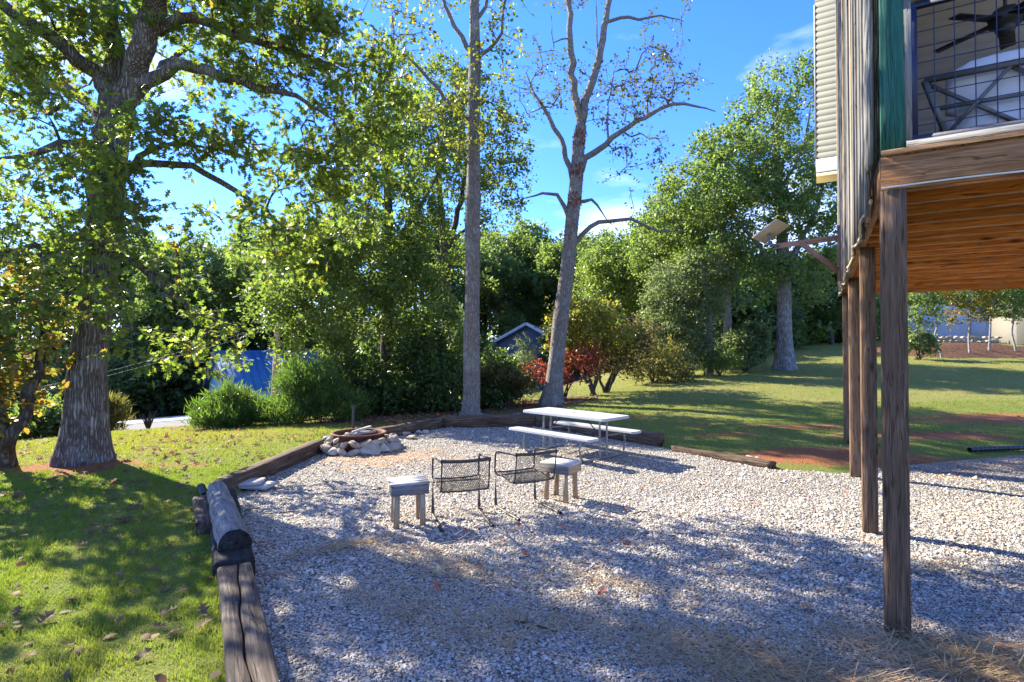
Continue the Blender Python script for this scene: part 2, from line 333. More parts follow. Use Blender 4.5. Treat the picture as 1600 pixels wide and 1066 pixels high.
def beam(name, p0, p1, w, h, mat, parent=None, up=(0, 0, 1), b=0.004, jit=0.0, nseg=1, share=True):
    m, L = frame(p0, p1, up)
    key = (round(L, 3), w, h, mat, b, jit, nseg)
    me = _cache.get(key) if share else None
    if me is None:
        V, Fs = extrude(L, section(w, h, b), nseg, jit, seed=len(_cache) % 50)
        me = mesh_np(name, V, Fs, mat); _cache[key] = me
    return link(name, me, parent, mat4=m)
def tube_np(P, rad, n=6, cap=True, rfun=None):
    P = np.asarray(P, float); rad = np.broadcast_to(np.asarray(rad, float), (len(P),))
    T = np.gradient(P, axis=0); T /= np.linalg.norm(T, axis=1)[:, None] + 1e-9
    ref = np.array([0, 0, 1.0]) if abs(T[:, 2]).mean() < 0.8 else np.array([1.0, 0, 0])
    U = np.cross(T, ref); U /= np.linalg.norm(U, axis=1)[:, None] + 1e-9; Wv = np.cross(T, U)
    a = np.arange(n) * 2 * np.pi / n
    rr = rad[:, None] * np.ones(n)[None]
    if rfun is not None: rr = rr * rfun(P, a)
    V = P[:, None] + rr[..., None] * (np.cos(a)[None, :, None] * U[:, None] + np.sin(a)[None, :, None] * Wv[:, None])
    V = V.reshape(-1, 3); k = np.arange(n); k2 = (k + 1) % n; m = len(P)
    i = np.arange(m - 1)[:, None] * n
    Q = np.stack([i + k, i + k2, i + n + k2, i + n + k], axis=-1).reshape(-1, 4)
    return V, Q
class Acc:
    def __init__(s): s.V = []; s.F = {}; s.n = 0
    def add(s, V, Fs):
        if not isinstance(Fs, (list, tuple)): Fs = [Fs]
        for f in Fs:
            f = np.asarray(f); s.F.setdefault(f.shape[1], []).append(f + s.n)
        s.V.append(np.asarray(V)); s.n += len(V)
    def tube(s, P, r, n=6): s.add(*tube_np(P, r, n))
    def box(s, p0, p1, w, h, up=(0, 0, 1), b=0.003):
        m, L = frame(p0, p1, up); V, Fs = extrude(L, section(w, h, b)); M = np.array(m)
        s.add(V @ M[:3, :3].T + M[:3, 3], Fs)
    def mesh(s, name, mat, smooth=False): return mesh_np(name, np.concatenate(s.V), [np.concatenate(f) for f in s.F.values()], mat, smooth)
def smoothpath(P, step):
    """Catmull-Rom through rows (x,y,z[,r])"""
    P = np.asarray(P, float); Q = np.vstack([2 * P[0] - P[1], P, 2 * P[-1] - P[-2]]); out = []
    for i in range(1, len(Q) - 2):
        L = np.linalg.norm(Q[i + 1, :3] - Q[i, :3]); k = max(1, int(round(L / step))); t = np.arange(k)[:, None] / k
        a, b, c, d = Q[i - 1], Q[i], Q[i + 1], Q[i + 2]
        out.append(0.5 * (2 * b + (c - a) * t + (2 * a - 5 * b + 4 * c - d) * t ** 2 + (3 * b - a - 3 * c + d) * t ** 3))
    out.append(P[-1:]); return np.concatenate(out)
def uround(P, rad, seg=6):
    """polyline with rounded corners"""
    P = [np.asarray(p, float) for p in P]; out = [P[0]]
    for a, b, c in zip(P, P[1:], P[2:]):
        u = (a - b); v = (c - b); r = min(rad, np.linalg.norm(u) / 2, np.linalg.norm(v) / 2)
        u = b + u / np.linalg.norm(u) * r; v = b + v / np.linalg.norm(v) * r
        for t in np.linspace(0, 1, seg): out.append((1 - t) ** 2 * u + 2 * t * (1 - t) * b + t * t * v)
    out.append(P[-1]); return np.array(out)

# ------------------------------------------------------------------ the ground
def sstep(a, b, x): t = np.clip((x - a) / (b - a), 0, 1); return t * t * (3 - 2 * t)
BED = np.array([(2.2, -3.0), (0.75, -0.6), (-1.2, 2.79), (-2.06, 4.3), (-2.85, 5.7), (-3.5, 6.9), (-3.65, 7.6), (-3.5, 10.2), (-2.95, 11.8), (-1.71, 13.2), (0.56, 13.5),
                (2.86, 10.7), (3.43, 9.73), (4.12, 8.64), (5.14, 8.3), (6.5, 8.9), (9.2, 9.8), (15, 11.5), (15, -3)])
def sdist(x, y, poly=BED):
    x = np.asarray(x, float); y = np.asarray(y, float); d = np.full(x.shape, 1e9); ins = np.zeros(x.shape, bool)
    for (ax, ay), (bx_, by_) in zip(poly, np.roll(poly, -1, 0)):
        ex, ey = bx_ - ax, by_ - ay; t = np.clip(((x - ax) * ex + (y - ay) * ey) / (ex * ex + ey * ey), 0, 1)
        d = np.minimum(d, np.hypot(x - ax - t * ex, y - ay - t * ey))
        c = ((ay > y) != (by_ > y)); ins ^= c & (x < (bx_ - ax) * (y - ay) / (by_ - ay + 1e-12) + ax)
    return np.where(ins, d, -d)
def n2(x, y, s=0.0):
    return (np.sin(x * 1.3 + y * 0.7 + s) + np.sin(y * 1.9 - x * 0.8 + 1.3 * s) + 0.6 * np.sin(x * 3.7 + 2.1 * y + s * 2) + 0.5 * np.sin(4.9 * y - 2.7 * x + s) + .35 * np.sin(8.3 * x + 1.7 * y + s) + .35 * np.sin(7.1 * y + 3.3 * x - s)) / 3.8
def rawht(x, y):
    d = -0.7 * x + 0.7 * y
    fall = -0.006 * (np.clip(d, 9, 26) - 9) ** 2 - 0.09 * np.clip(d - 31, 0, 40)
    slope = 0.055 + 0.022 * sstep(8, 22, x)
    q = np.clip(y - 9.5, 0, 60)
    rise = slope * (q - 2.0 * (1 - np.exp(-q / 2.0))) * sstep(-2, 7, x - 0.05 * q)
    near = 1 - sstep(24, 27, d)
    return 0.10 + fall + rise + 0.025 * n2(x * 1.1, y * 1.1) * near
def ht(x, y):
    x = np.asarray(x, float); y = np.asarray(y, float); s = sdist(x, y)
    z = rawht(x, y)
    soft = sstep(2.9, 3.6, x)                                  # no timber there: the lawn runs out level with the gravel
    z = z * (1 - soft * (1 - sstep(0.0, 1.3, -s))) + soft * (1 - sstep(0, 1.3, -s)) * 0.0
    k = sstep(-0.13, -0.02, s); return z * (1 - k) + k * -0.07
def hz(x, y): return float(ht(np.array([x]), np.array([y]))[0])
OAK = np.array([-6.98, 8.85])
def soil_f(x, y):
    f = np.zeros(np.shape(x))
    for cx, cy, rx, ry, a in [(5.6, 9.4, 2.2, .75, .95), (8.5, 11.2, 2.6, .6, .85), (4.6, 11.3, 1.6, .45, .6), (2.6, 13.6, 1.6, .5, .6), (6.4, 12.2, 2.0, .4, .75), (4.4, 12.6, 1.4, .35, .6), (13, 13.2, 4.5, 1.0, .9), (9.5, 13.2, 2.0, .4, .6), (3.9, 9.35, .8, .3, .8),
                              (OAK[0] + .25, OAK[1] - .35, 1.15, .75, .95), (-5.4, 8.6, 1.2, .3, .6), (8, 9.0, 3.0, .5, .8), (-4.2, 11.2, 1.5, .35, .45), (17, 15, 4, .6, .5)]:
        f = np.maximum(f, 1.0 * a * np.exp(-(((x - cx) / rx) ** 2 + ((y - cy) / ry) ** 2)))
    return f
def dry_f(x, y):
    d = -0.7 * x + 0.7 * y
    return np.clip(0.20 + 0.26 * n2(x * .8, y * .8, 2.0) + 0.42 * sstep(9.6, 12.5, d) * (x < -2) + 0.30 * sstep(11, 19, y) * sstep(0, 6, x), 0, 1)
def litter_f(x, y):
    d = -0.7 * x + 0.7 * y
    wood = sstep(9.8, 11.5, d) * sstep(-6.5, -3.0, x) * sstep(12.6, 14.2, y) * (1 - sstep(2.0, 4.5, x)) * (1 - .55 * sstep(17, 20, y))
    return np.clip(0.12 + 0.22 * n2(x * 1.7, y * 1.7, 5.0) * (x < 0) + 0.8 * wood + 0.25 * sstep(10, 12, d) * (x < -3) * (n2(x, y, 9) > .2) + 0.28 * sstep(26, 30, y) * (1 - sstep(6, 10, x)), 0, 1)

xs = np.concatenate([-np.geomspace(13, 160, 34)[::-1], np.arange(-12.8, 15, 0.16), np.geomspace(15.1, 170, 40)])
ys = np.concatenate([-np.geomspace(2.6, 60, 14)[::-1], np.arange(-2.4, 24, 0.16), np.geomspace(24.1, 230, 60)])
X, Y = np.meshgrid(xs, ys); nx, ny = len(xs), len(ys); x, y = X.ravel(), Y.ravel()
z = ht(x, y) + 0.008 * n2(x * 5, y * 5, 3)
i = (np.arange(ny - 1)[:, None] * nx + np.arange(nx - 1)[None]).ravel()
lawn = link('lawn', mesh_np('lawn', np.column_stack([x, y, z]), np.column_stack([i, i + 1, i + nx + 1, i + nx]), 'lawn_ground', True,
            {'soil': soil_f(x, y), 'dry': dry_f(x, y), 'litter': litter_f(x, y)}))
lawn['kind'] = 'structure'; lawn['label'] = 'patchy green lawn with fallen leaves and bare red clay'

# gravel bed
def gz(x, y, s): return 0.012 * n2(x * 2, y * 2, 1) - 0.16 * sstep(-0.06, -0.30, s)
def tan_f(x, y):
    f = 0.75 * np.exp(-(((x + 2.4) / 1.6) ** 2 + ((y - 9.7) / 1.0) ** 2)) + .7 * np.exp(-(((x - 3.2) / .9) ** 2 + ((y - 3.0) / .5) ** 2)) + .5 * np.exp(-(((x - 4) / 1.4) ** 2 + ((y - 2.7) / .5) ** 2))
    return np.clip(f + .5 * sstep(.35, .75, n2(x * 2.3, y * 2.3, 7)) + .5 * sstep(7.6, 8.8, y) * sstep(5.5, 7, x), 0, 1)
xs = np.arange(-4.6, 15.2, 0.1); ys = np.arange(-3.2, 14.0, 0.1); X, Y = np.meshgrid(xs, ys); nx, ny = len(xs), len(ys); x, y = X.ravel(), Y.ravel()
s = sdist(x, y); ok = (s > -0.3).reshape(ny, nx); q = ok[:-1, :-1] & ok[1:, :-1] & ok[:-1, 1:] & ok[1:, 1:]
i = (np.arange(ny - 1)[:, None] * nx + np.arange(nx - 1)[None])[q]
me = mesh_np('gravel_bed', np.column_stack([x, y, gz(x, y, s)]), np.column_stack([i, i + 1, i + nx + 1, i + nx]), 'gravel_ground', True, {'tan': tan_f(x, y)})
bm = bmesh.new(); bm.from_mesh(me); bmesh.ops.delete(bm, geom=[v for v in bm.verts if not v.link_faces], context='VERTS'); bm.to_mesh(me); bm.free()
bed = link('gravel_bed', me); bed['kind'] = 'structure'; bed['label'] = 'pale crushed stone gravel bed inside the timber edging'

def scatter(n, x0, x1, y0, y1): return rng.uniform(x0, x1, n), rng.uniform(y0, y1, n)
def stones(n, box, size, up=0.3):
    x, y = scatter(n, *box); s = sdist(x, y); k = (s > rng.uniform(-0.04, 0.05, n)); k &= (np.abs(x) < 1.05 * np.maximum(y, 0) + 1.3)
    x, y, s = x[k], y[k], s[k]; n = len(x)
    z = gz(x, y, s); r = size * rng.lognormal(0, 0.38, n)
    T = np.array([(1, 0, -.35), (-1, 0, -.35), (0, 1, -.35), (0, -1, -.35), (0, 0, 1.0)])
    V = T[None] * rng.uniform(0.55, 1.25, (n, 5, 1)) + rng.normal(0, 0.22, (n, 5, 3))
    V *= np.stack([np.ones(n), rng.uniform(.6, 1, n), rng.uniform(.32, .65, n)], 1)[:, None]
    a = rng.uniform(0, 6.28, n); t = rng.normal(0, .35, n); ca, sa, ct, st = np.cos(a), np.sin(a), np.cos(t), np.sin(t)
    xx = V[..., 0] * ct[:, None] - V[..., 2] * st[:, None]; zz = V[..., 0] * st[:, None] + V[..., 2] * ct[:, None]
    V = np.stack([xx * ca[:, None] - V[..., 1] * sa[:, None], xx * sa[:, None] + V[..., 1] * ca[:, None], zz], -1) * r[:, None, None]
    V += np.stack([x, y, z + r * rng.uniform(0.0, 0.55, n)], 1)[:, None]
    Fc = np.array([(0, 2, 4), (2, 1, 4), (1, 3, 4), (3, 0, 4)])
    return V.reshape(-1, 3), (Fc[None] + 5 * np.arange(n)[:, None, None]).reshape(-1, 3), np.repeat(tan_f(x, y), 5)
A, at_ = Acc(), []
for n, box, size in [(98000, (-2.9, 5.0, 1.9, 4.3), 0.0082), (74000, (-3.8, 7.2, 4.3, 7.0), 0.0108), (42000, (-4.2, 10, 7.0, 14), 0.014), (1700, (-3.5, 7, 1.8, 9), 0.018)]:
    V, Fx, t = stones(n, box, size); A.add(V, Fx); at_.append(t)
me = mesh_np('gravel', np.concatenate(A.V), [np.concatenate(f) for f in A.F.values()], 'gravel_stone', False, {'tan': np.concatenate(at_)})
o = link('gravel', me); o['kind'] = 'stuff'; o['label'] = 'loose angular white and grey gravel stones'; o['category'] = 'gravel'

# grass
def blades(n, box, hgt, wid, cond=None, cull=True):
    x, y = scatter(n, *box); s = sdist(x, y); so = soil_f(x, y) + .45 * n2(x * 3.3, y * 3.3, 4); li = litter_f(x, y)
    k = (s < -0.19) & (so < rng.uniform(.35, .7, n)) & (li < rng.uniform(.25, 1.0, n)) & (np.hypot(x - OAK[0], y - OAK[1]) > .5)
    k &= ~((x > 2.6) & (s > -rng.uniform(0.05, .5, n)))
    if cull: k &= (np.abs(x) < 1.05 * np.maximum(y, 0) + 1.6)
    if hgt > .09: k &= (n2(x * 4.1, y * 4.1, 12) > .45)
    if cond is not None: k &= cond(x, y)
    x, y = x[k], y[k]; n = len(x); z = ht(x, y)
    tuft = np.clip(.8 + .5 * n2(x * 6, y * 6, 8), .35, 1.5)
    h = hgt * rng.uniform(.5, 1.25, n) * tuft; w = wid * rng.uniform(.6, 1.3, n); a = rng.uniform(0, 6.28, n); b = rng.uniform(0, 6.28, n); lean = h * np.abs(rng.normal(0, .55, n))
    P = np.stack([x, y, z - .01], 1)
    d = np.stack([np.cos(a) * w / 2, np.sin(a) * w / 2, np.zeros(n)], 1); tip = P + np.stack([np.cos(b) * lean, np.sin(b) * lean, h], 1)
    V = np.stack([P - d, P + d, tip], 1).reshape(-1, 3)
    return V, np.arange(3 * n).reshape(-1, 3), np.repeat(np.clip(dry_f(x, y) + rng.normal(0, .2, n), 0, 1), 3)
A, dr = Acc(), []
for spec in [(150000, (-5.6, -.4, 1.8, 4.6), .05, .006), (150000, (-8.5, -1.6, 4.6, 8.2), .052, .0075), (110000, (-13, -2.5, 8.2, 14), .06, .011), (60000, (-21, -6, 10, 22), .07, .02),
             (110000, (-4, 16, 8.2, 16), .058, .012), (55000, (0, 26, 15, 27), .05, .024), (30000, (8, 45, 26, 42), .06, .05), (14000, (-7, -.8, 2.0, 8.5), .10, .006)]:
    V, Fx, t = blades(*spec, cond=(lambda x, y: -.7 * x + .7 * y < 26.2)); A.add(V, Fx); dr.append(t)
me = mesh_np('grass', np.concatenate(A.V), [np.concatenate(f) for f in A.F.values()], 'grass_blade', False, {'dry': np.concatenate(dr)})
o = link('grass', me); o['kind'] = 'stuff'; o['label'] = 'short green and straw coloured grass of the yard'; o['category'] = 'grass'

# road, kerb and driveway, running along the foot of the slope
def strip(name, d0, d1, t0, t1, dz, mat, label, nseg=40):
    e = np.array([.7, .7]) / .98995; nn = np.array([-.7, .7]) / .98995; V = []
    for t in np.linspace(t0, t1, nseg + 1):
        for d in (d0, d1):
            p = nn * d / .98995 + e * t; V.append((p[0], p[1], rawht(p[0], p[1]) + dz))
    i = np.arange(nseg) * 2
    o = link(name, mesh_np(name, np.array(V), np.column_stack([i, i + 2, i + 3, i + 1]), mat)); o['kind'] = 'structure'; o['label'] = label; return o
strip('road', 26.4, 30.6, -40, 60, 0.03, 'asphalt', 'pale grey asphalt road at the foot of the slope')
A = Acc()
e = np.array([.7, .7]) / .98995; nn = np.array([-.7, .7]) / .98995
kp = [nn * 26.3 / .98995 + e * t for t in np.linspace(-40, 60, 30)]
for a, b in zip(kp, kp[1:]): A.box((*a, rawht(*a) + .06), (*b, rawht(*b) + .06), .16, .14)
o = link('kerb', A.mesh('kerb', 'concrete')); o['kind'] = 'structure'; o['label'] = 'pale concrete kerb along the near side of the road'
strip('driveway', 30.4, 37, 5.2, 11.5, 0.05, 'concrete', 'pale concrete driveway joining the road before the green building', 8)

# ------------------------------------------------------------------ trees
def E(px, py, Yd, rx, ry, rd, w=1.0):
    c = at(px, py, Yd); return (*c, rx / F * Yd, rd, ry / F * Yd, w)
LEAF = {
 'oak': (np.array([(0, 0, 0), (.14, .06, 0), (.24, .30, .02), (.34, .09, 0), (.50, .40, .03), (.58, .10, .0), (.76, .30, .02), (.80, .08, -.02), (1, 0, -.06),
                   (.80, -.08, -.02), (.76, -.30, .02), (.58, -.10, 0), (.50, -.40, .03), (.34, -.09, 0), (.24, -.30, .02), (.14, -.06, 0)]) * np.array([1, .95, 1]),
         np.array([(0, 1, 15), (1, 2, 3), (15, 13, 14), (1, 3, 13), (1, 13, 15), (3, 4, 5), (13, 11, 12), (3, 5, 11), (3, 11, 13), (5, 6, 7), (11, 9, 10), (5, 7, 9), (5, 9, 11), (7, 8, 9)])),
 'broad': (np.array([(0, 0, 0), (.35, .32, .06), (.75, .24, .05), (1, 0, -.08), (.75, -.24, .05), (.35, -.32, .06)]), np.array([(0, 1, 5), (1, 2, 4), (1, 4, 5), (2, 3, 4)])),
 'kite': (np.array([(0, 0, 0), (.5, .36, .06), (1, 0, -.05), (.5, -.36, .06)]), np.array([(0, 1, 2), (0, 2, 3)])),
 'needle': (np.array([(0, -.035, 0), (0, .035, 0), (.5, .05, .05), (1, 0, 0), (.5, -.05, .05)]), np.array([(0, 1, 2), (0, 2, 4), (4, 2, 3)])),
}
def unit(v): return v / (np.linalg.norm(v, axis=-1, keepdims=True) + 1e-9)
def leafcloud(c, ax, nr, size, kind):
    T, Fc = LEAF[kind]; ax = unit(ax); b = unit(np.cross(nr, ax)); nr = np.cross(ax, b); n = len(c); k = len(T)
    V = c[:, None] + size[:, None, None] * (T[None, :, 0, None] * ax[:, None] + T[None, :, 1, None] * b[:, None] + T[None, :, 2, None] * nr[:, None])
    return V.reshape(-1, 3), (Fc[None] + k * np.arange(n)[:, None, None]).reshape(-1, Fc.shape[1])
def sample_ells(ells, n, r, shell=0.5):
    ells = np.array(ells, float); vol = (ells[:, 3] * ells[:, 4] * ells[:, 5]) ** 0.8 * ells[:, 6]; k = r.choice(len(ells), n, p=vol / vol.sum())
    d = unit(r.normal(size=(n, 3))); rad = r.uniform(0, 1, n) ** (1 / (3 + 3 * shell))
    return ells[k, :3] + d * rad[:, None] * ells[k, 3:6]
def grow(paths, ells, ncl, nleaf, size, kind, seed, spread=.4, droop=.35, minz=0.0, twigs=True, rtip=.006, rpow=.46, shell=.5, up=.25, flare=.9, sides=18, step=.3, clusters=None, zfloor=None):
    r = np.random.default_rng(seed)
    pos, par, own, chains = [], [], [], []
    for p in paths:
        p = np.asarray(p, float); q = smoothpath(p, step) if len(p) > 1 else p; ids = []
        if chains and len(q) > 3: q[1:-1, :3] += r.normal(0, 1, (len(q) - 2, 3)) * (.22 * q[1:-1, 3:4] + .012)
        if pos:
            Q = np.array(pos); prev = int(np.argmin(np.linalg.norm(Q - q[0, :3], axis=1)))
        else: prev = -1
        for row in q:
            pos.append(row[:3]); par.append(prev); own.append(row[3]); prev = len(pos) - 1; ids.append(prev)
        chains.append(ids)
    nb = len(pos); base = np.array(pos[0])
    cl = sample_ells(ells, ncl, r, shell) if clusters is None else clusters
    if zfloor is not None: cl[:, 2] = np.maximum(cl[:, 2], zfloor + r.uniform(0, .3, len(cl)))
    Q = np.zeros((nb + 8 * len(cl) + 10, 3)); Q[:nb] = pos; nn_ = nb
    D = np.linalg.norm(cl[:, None] - Q[None, :nb], axis=2).min(1); order = np.argsort(D)
    ok0 = np.array([q[2] >= base[2] + minz for q in pos]); okk = np.zeros(len(Q), bool); okk[:nb] = ok0
    twig_chain = []; tips = []; outdir = []
    for j in order:
        c = cl[j]; dv = c - Q[:nn_]; d = np.linalg.norm(dv, axis=1)
        cost = d + .55 * np.maximum(0, -dv[:, 2]) + np.where(okk[:nn_], 0, 1e6)
        a = int(np.argmin(cost)); p = Q[a]; L = d[a]; k = int(np.clip(round(L / (step * 1.3)), 2, 7))
        mid = p + (c - p) * .5 + np.array([0, 0, .13 * L]) + r.normal(0, .09 * L, 3)
        t = (np.arange(1, k + 1) / k)[:, None]; B = (1 - t) ** 2 * p + 2 * t * (1 - t) * mid + t * t * c
        B[:-1] += r.normal(0, .03 * L ** .5, (k - 1, 3))
        prev = a; ids = [a]
        for b in B:
            Q[nn_] = b; par.append(prev); own.append(0.0); okk[nn_] = True; prev = nn_; ids.append(nn_); nn_ += 1
        twig_chain.append(ids); tips.append(prev); outdir.append(unit(c - p))
    cnt = np.zeros(nn_); cnt[tips] = 1
    for j in range(nn_ - 1, 0, -1):
        if par[j] >= 0: cnt[par[j]] += cnt[j]
    rad = np.maximum(np.array(own[:nn_]), rtip * np.maximum(cnt, 1) ** rpow)
    for ids in chains:                                     # keep the trunk from swelling past its given radius
        for j in ids: rad[j] = own[j]
        if ids is chains[0] and own[ids[-1]] > .1: continue
        k_ = min(4, len(ids) - 1)
        for e_ in range(k_): rad[ids[-1 - e_]] = min(rad[ids[-1 - e_]], rtip * 1.3 + (rad[ids[-1 - k_]] - rtip * 1.3) * e_ / k_)
    A = Acc()
    h0 = base[2]; ph = r.uniform(0, 6.28, 4)
    for ci, ids in enumerate(chains):
        if len(ids) < 2: continue
        P = Q[ids]; rr = rad[ids].copy()
        if ci and par[ids[0]] >= 0: P = np.vstack([Q[par[ids[0]]], P]); rr = np.concatenate([[rr[0]], rr])
        big = rr.max() > .1
        def rf(P_, a):
            f = 1 + .05 * np.sin(3 * a[None] + P_[:, 2:3] * 2.1 + ph[0]) + .05 * np.sin(2 * a[None] - P_[:, 2:3] * 1.7 + ph[1])
            if ci == 0 and len(a) > 40: f = f + .016 * np.sin(17 * a[None] + 3 * np.sin(2.3 * P_[:, 2:3]) + ph[2]) + .014 * np.sin(26 * a[None] - 2.5 * np.sin(1.9 * P_[:, 2:3] + 1)) * np.sin(4 * P_[:, 2:3] + 3 * a[None])
            if ci == 0 and flare:
                e = np.exp(-np.maximum(0, P_[:, 2:3] - h0) / (.9 * own[0] + .05)); f = f + flare * e * (.75 + .35 * np.sin(5 * a[None] + ph[2]) + .2 * np.sin(3 * a[None] + ph[3]))
            return f
        if ci == 0 and flare:                               # denser rings at the flare
            q = smoothpath(np.column_stack([P, rr]), .09) if big else np.column_stack([P, rr]); P, rr = q[:, :3], q[:, 3]
            P[0, 2] -= .25
        V, Qd = tube_np(P, rr, sides if big else 8, rfun=rf); A.add(V, Qd)
    for ids in twig_chain:
        P = Q[ids]; rr = rad[ids].copy(); rr[0] = min(rr[0], rr[1] * 1.15); rr[-1] = rtip * .6; A.tube(P, rr, 7 if rr[0] > .05 else 4)
    # leaves
    cpos = Q[tips]; od = np.array(outdir); n = len(cpos); m = max(3, int(nleaf / 7))
    td = unit(od[:, None] * .55 + r.normal(0, 1, (n, m, 3)) * np.array([1, 1, .75])); tl = spread * r.uniform(.45, 1.25, (n, m))
    end = cpos[:, None] + td * tl[..., None]; end[..., 2] -= droop * spread * r.uniform(0, 1, (n, m))
    if zfloor is not None: end[..., 2] = np.maximum(end[..., 2], zfloor)
    if twigs:
        for j in range(n):
            for q in range(m): A.add(*tube_np(np.array([cpos[j], (cpos[j] + end[j, q]) / 2 + (0, 0, .03), end[j, q]]), [rtip * .6, rtip * .45, rtip * .3], 3))
    k = max(1, int(round(nleaf / m))); t = r.uniform(.25, 1.05, (n, m, k, 1))
    lp = cpos[:, None, None] * (1 - t) + end[:, :, None] * t + r.normal(0, .05 * spread / .4, (n, m, k, 3)); ax = td[:, :, None] * .6 + r.normal(0, .65, (n, m, k, 3)); ax[..., 2] += up - droop
    nr = r.normal(0, .55, (n, m, k, 3)); nr[..., 2] += .8
    lp = lp.reshape(-1, 3); ax = ax.reshape(-1, 3); nr = nr.reshape(-1, 3); sz = size * r.uniform(.6, 1.25, len(lp))
    LV, LF = leafcloud(lp, ax, nr, sz, kind)
    return A, LV, LF, base
def plant(name, label, cat, barkm, leafm, group=None, parts=('trunk', 'crown'), **k):
    A, LV, LF, base = grow(**k); root = thing(name, label, cat, base, 0, group)
    V = np.concatenate(A.V) - base
    link(parts[0], mesh_np(parts[0], V, [np.concatenate(f) for f in A.F.values()], barkm, True), root)
    link(parts[1], mesh_np(parts[1], LV - base, LF, leafm), root)
    return root
def P4(pts, Yd, base=None):
    """trunk/limb rows (px, py, r[, dist]) -> world rows"""
    out = []
    for q in pts:
        y_ = q[3] if len(q) > 3 else Yd; out.append((*at(q[0], q[1], y_), q[2]))
    return out

# the big oak
D = 8.85; bz = hz(*OAK)
oak_paths = [[(OAK[0], OAK[1], bz, .31)] + P4([(136, 640, .275), (140, 560, .26), (152, 460, .245), (160, 360, .235), (168, 270, .23), (172, 210, .235), (176, 165, .19), (180, 130, .11)], D),
    P4([(167, 275, .12), (168, 205, .18), (170, 130, .17, 8.9), (166, 60, .16, 9.0), (158, -60, .14, 9.2), (140, -220, .1, 9.4), (120, -380, .05, 9.5)], D),
    P4([(169, 270, .12), (178, 200, .18), (200, 120, .18, 8.7), (218, 60, .17, 8.5), (235, -20, .15, 8.3), (270, -140, .13, 8.0), (300, -300, .07, 7.8)], D),
    P4([(170, 150, .14), (140, 105, .12, 8.7), (95, 70, .1, 8.5), (40, 30, .085, 8.2), (-50, -30, .07, 7.9), (-160, -80, .045, 7.6)], D),
    P4([(205, 130, .13, 8.75), (250, 112, .1, 8.7), (295, 100, .09, 8.7), (345, 118, .08, 8.8), (400, 135, .07, 8.9), (460, 150, .055, 9.0), (520, 185, .04, 9.1)], D),
    P4([(222, 45, .1, 8.5), (300, 25, .08, 8.7), (390, 60, .065, 8.9), (470, 80, .05, 9.1), (540, 110, .035, 9.3)], D),
    P4([(165, 250, .10), (120, 225, .08, 8.5), (60, 235, .06, 8.2), (-30, 250, .045, 8.0)], D),
    P4([(165, 300, .06), (230, 235, .04, 8.3), (300, 225, .03, 8.2), (370, 240, .02, 8.4)], D),
    P4([(165, 280, .07), (240, 250, .06, 8.5), (320, 270, .05, 8.6), (390, 310, .04, 8.8), (450, 360, .025, 9.0)], D),
    P4([(158, 330, .08), (110, 380, .06, 8.4), (50, 390, .05, 8.1), (-40, 400, .035, 7.9)], D),
    P4([(158, 380, .07), (220, 420, .05, 8.3), (280, 470, .04, 8.5), (350, 500, .03, 8.9)], D),
    P4([(170, 220, .1, 8.9), (140, 170, .08, 10), (90, 120, .06, 11.2), (60, 60, .04, 12)], D),
    P4([(178, 200, .1, 8.9), (210, 150, .08, 10), (260, 90, .06, 11), (330, 40, .04, 11.8)], D)]
oak_ells = [E(*q) for q in [
    (300, 10, 8.6, 120, 45, .9), (430, 20, 9.0, 110, 50, .8), (400, 95, 9.0, 90, 40, .6), (500, 60, 9.2, 60, 60, .6), (560, 150, 9.3, 75, 60, .6), (560, 240, 9.4, 70, 60, .6, 1.1),
    (490, 270, 9.1, 60, 55, .5), (470, 185, 9.0, 60, 30, .5), (330, 130, 8.8, 60, 22, .4), (300, 205, 8.3, 80, 32, .5), (240, 210, 8.0, 55, 30, .5), (350, 230, 8.4, 60, 25, .4), (350, 330, 8.5, 40, 35, .3, .6), (430, 340, 8.8, 60, 45, .5, 1.1), (400, 410, 8.9, 45, 30, .4, .9), (470, 390, 9.2, 45, 30, .5, .8), (540, 330, 9.3, 55, 35, .5), (450, 250, 8.9, 50, 40, .5),
    (170, 240, 7.9, 70, 40, .4, 1.6), (185, 320, 7.9, 55, 50, .4, 1.6), (180, 400, 7.8, 80, 50, .5, .5), (150, 470, 7.9, 90, 40, .5, .45), (240, 450, 8.2, 55, 55, .5, .4), (280, 400, 8.6, 50, 40, .5, .4), (320, 530, 8.9, 60, 45, .5, .8), (230, 530, 8.3, 40, 40, .4, .6), (360, 560, 9.0, 25, 25, .3, .15),
    (60, 70, 8.4, 110, 45, .7), (20, 10, 8.3, 120, 40, .8), (130, 20, 8.6, 70, 40, .6), (50, 170, 8.2, 80, 35, .5), (80, 245, 8.3, 70, 35, .5), (20, 300, 8.1, 70, 35, .5), (60, 370, 8.0, 80, 40, .6), (40, 450, 7.9, 80, 45, .6), (90, 330, 8.5, 50, 30, .4), (30, 520, 8.0, 60, 30, .5, .7),
    (-120, 100, 8.0, 110, 110, 1.0, .2), (-150, 330, 7.8, 110, 110, 1.0, .15), (-100, -100, 8.0, 160, 80, 1.2, .2), (150, -110, 8.6, 200, 80, 1.6, .3), (380, -90, 8.4, 160, 60, 1.3, .3), (120, -280, 9, 220, 100, 1.8, .15), (330, -250, 8, 160, 80, 1.4, .12),
    (70, 90, 11.3, 120, 80, .9, .3), (300, 60, 11.3, 110, 70, .9, .25), (60, 320, 10.8, 80, 90, .7, .15), (620, 120, 9.4, 30, 60, .4, .6), (150, 600, 8.4, 25, 12, .2, .15)]]
plant('oak_tree', 'large oak with thick furrowed trunk and lobed leaves on the left lawn', 'tree', 'bark_oak', 'leaf_oak', paths=oak_paths, ells=oak_ells, ncl=800, nleaf=34, size=.14, kind='oak', seed=3,
      spread=.36, droop=.42, minz=3.0, rtip=.007, flare=.42, sides=72, step=.28)
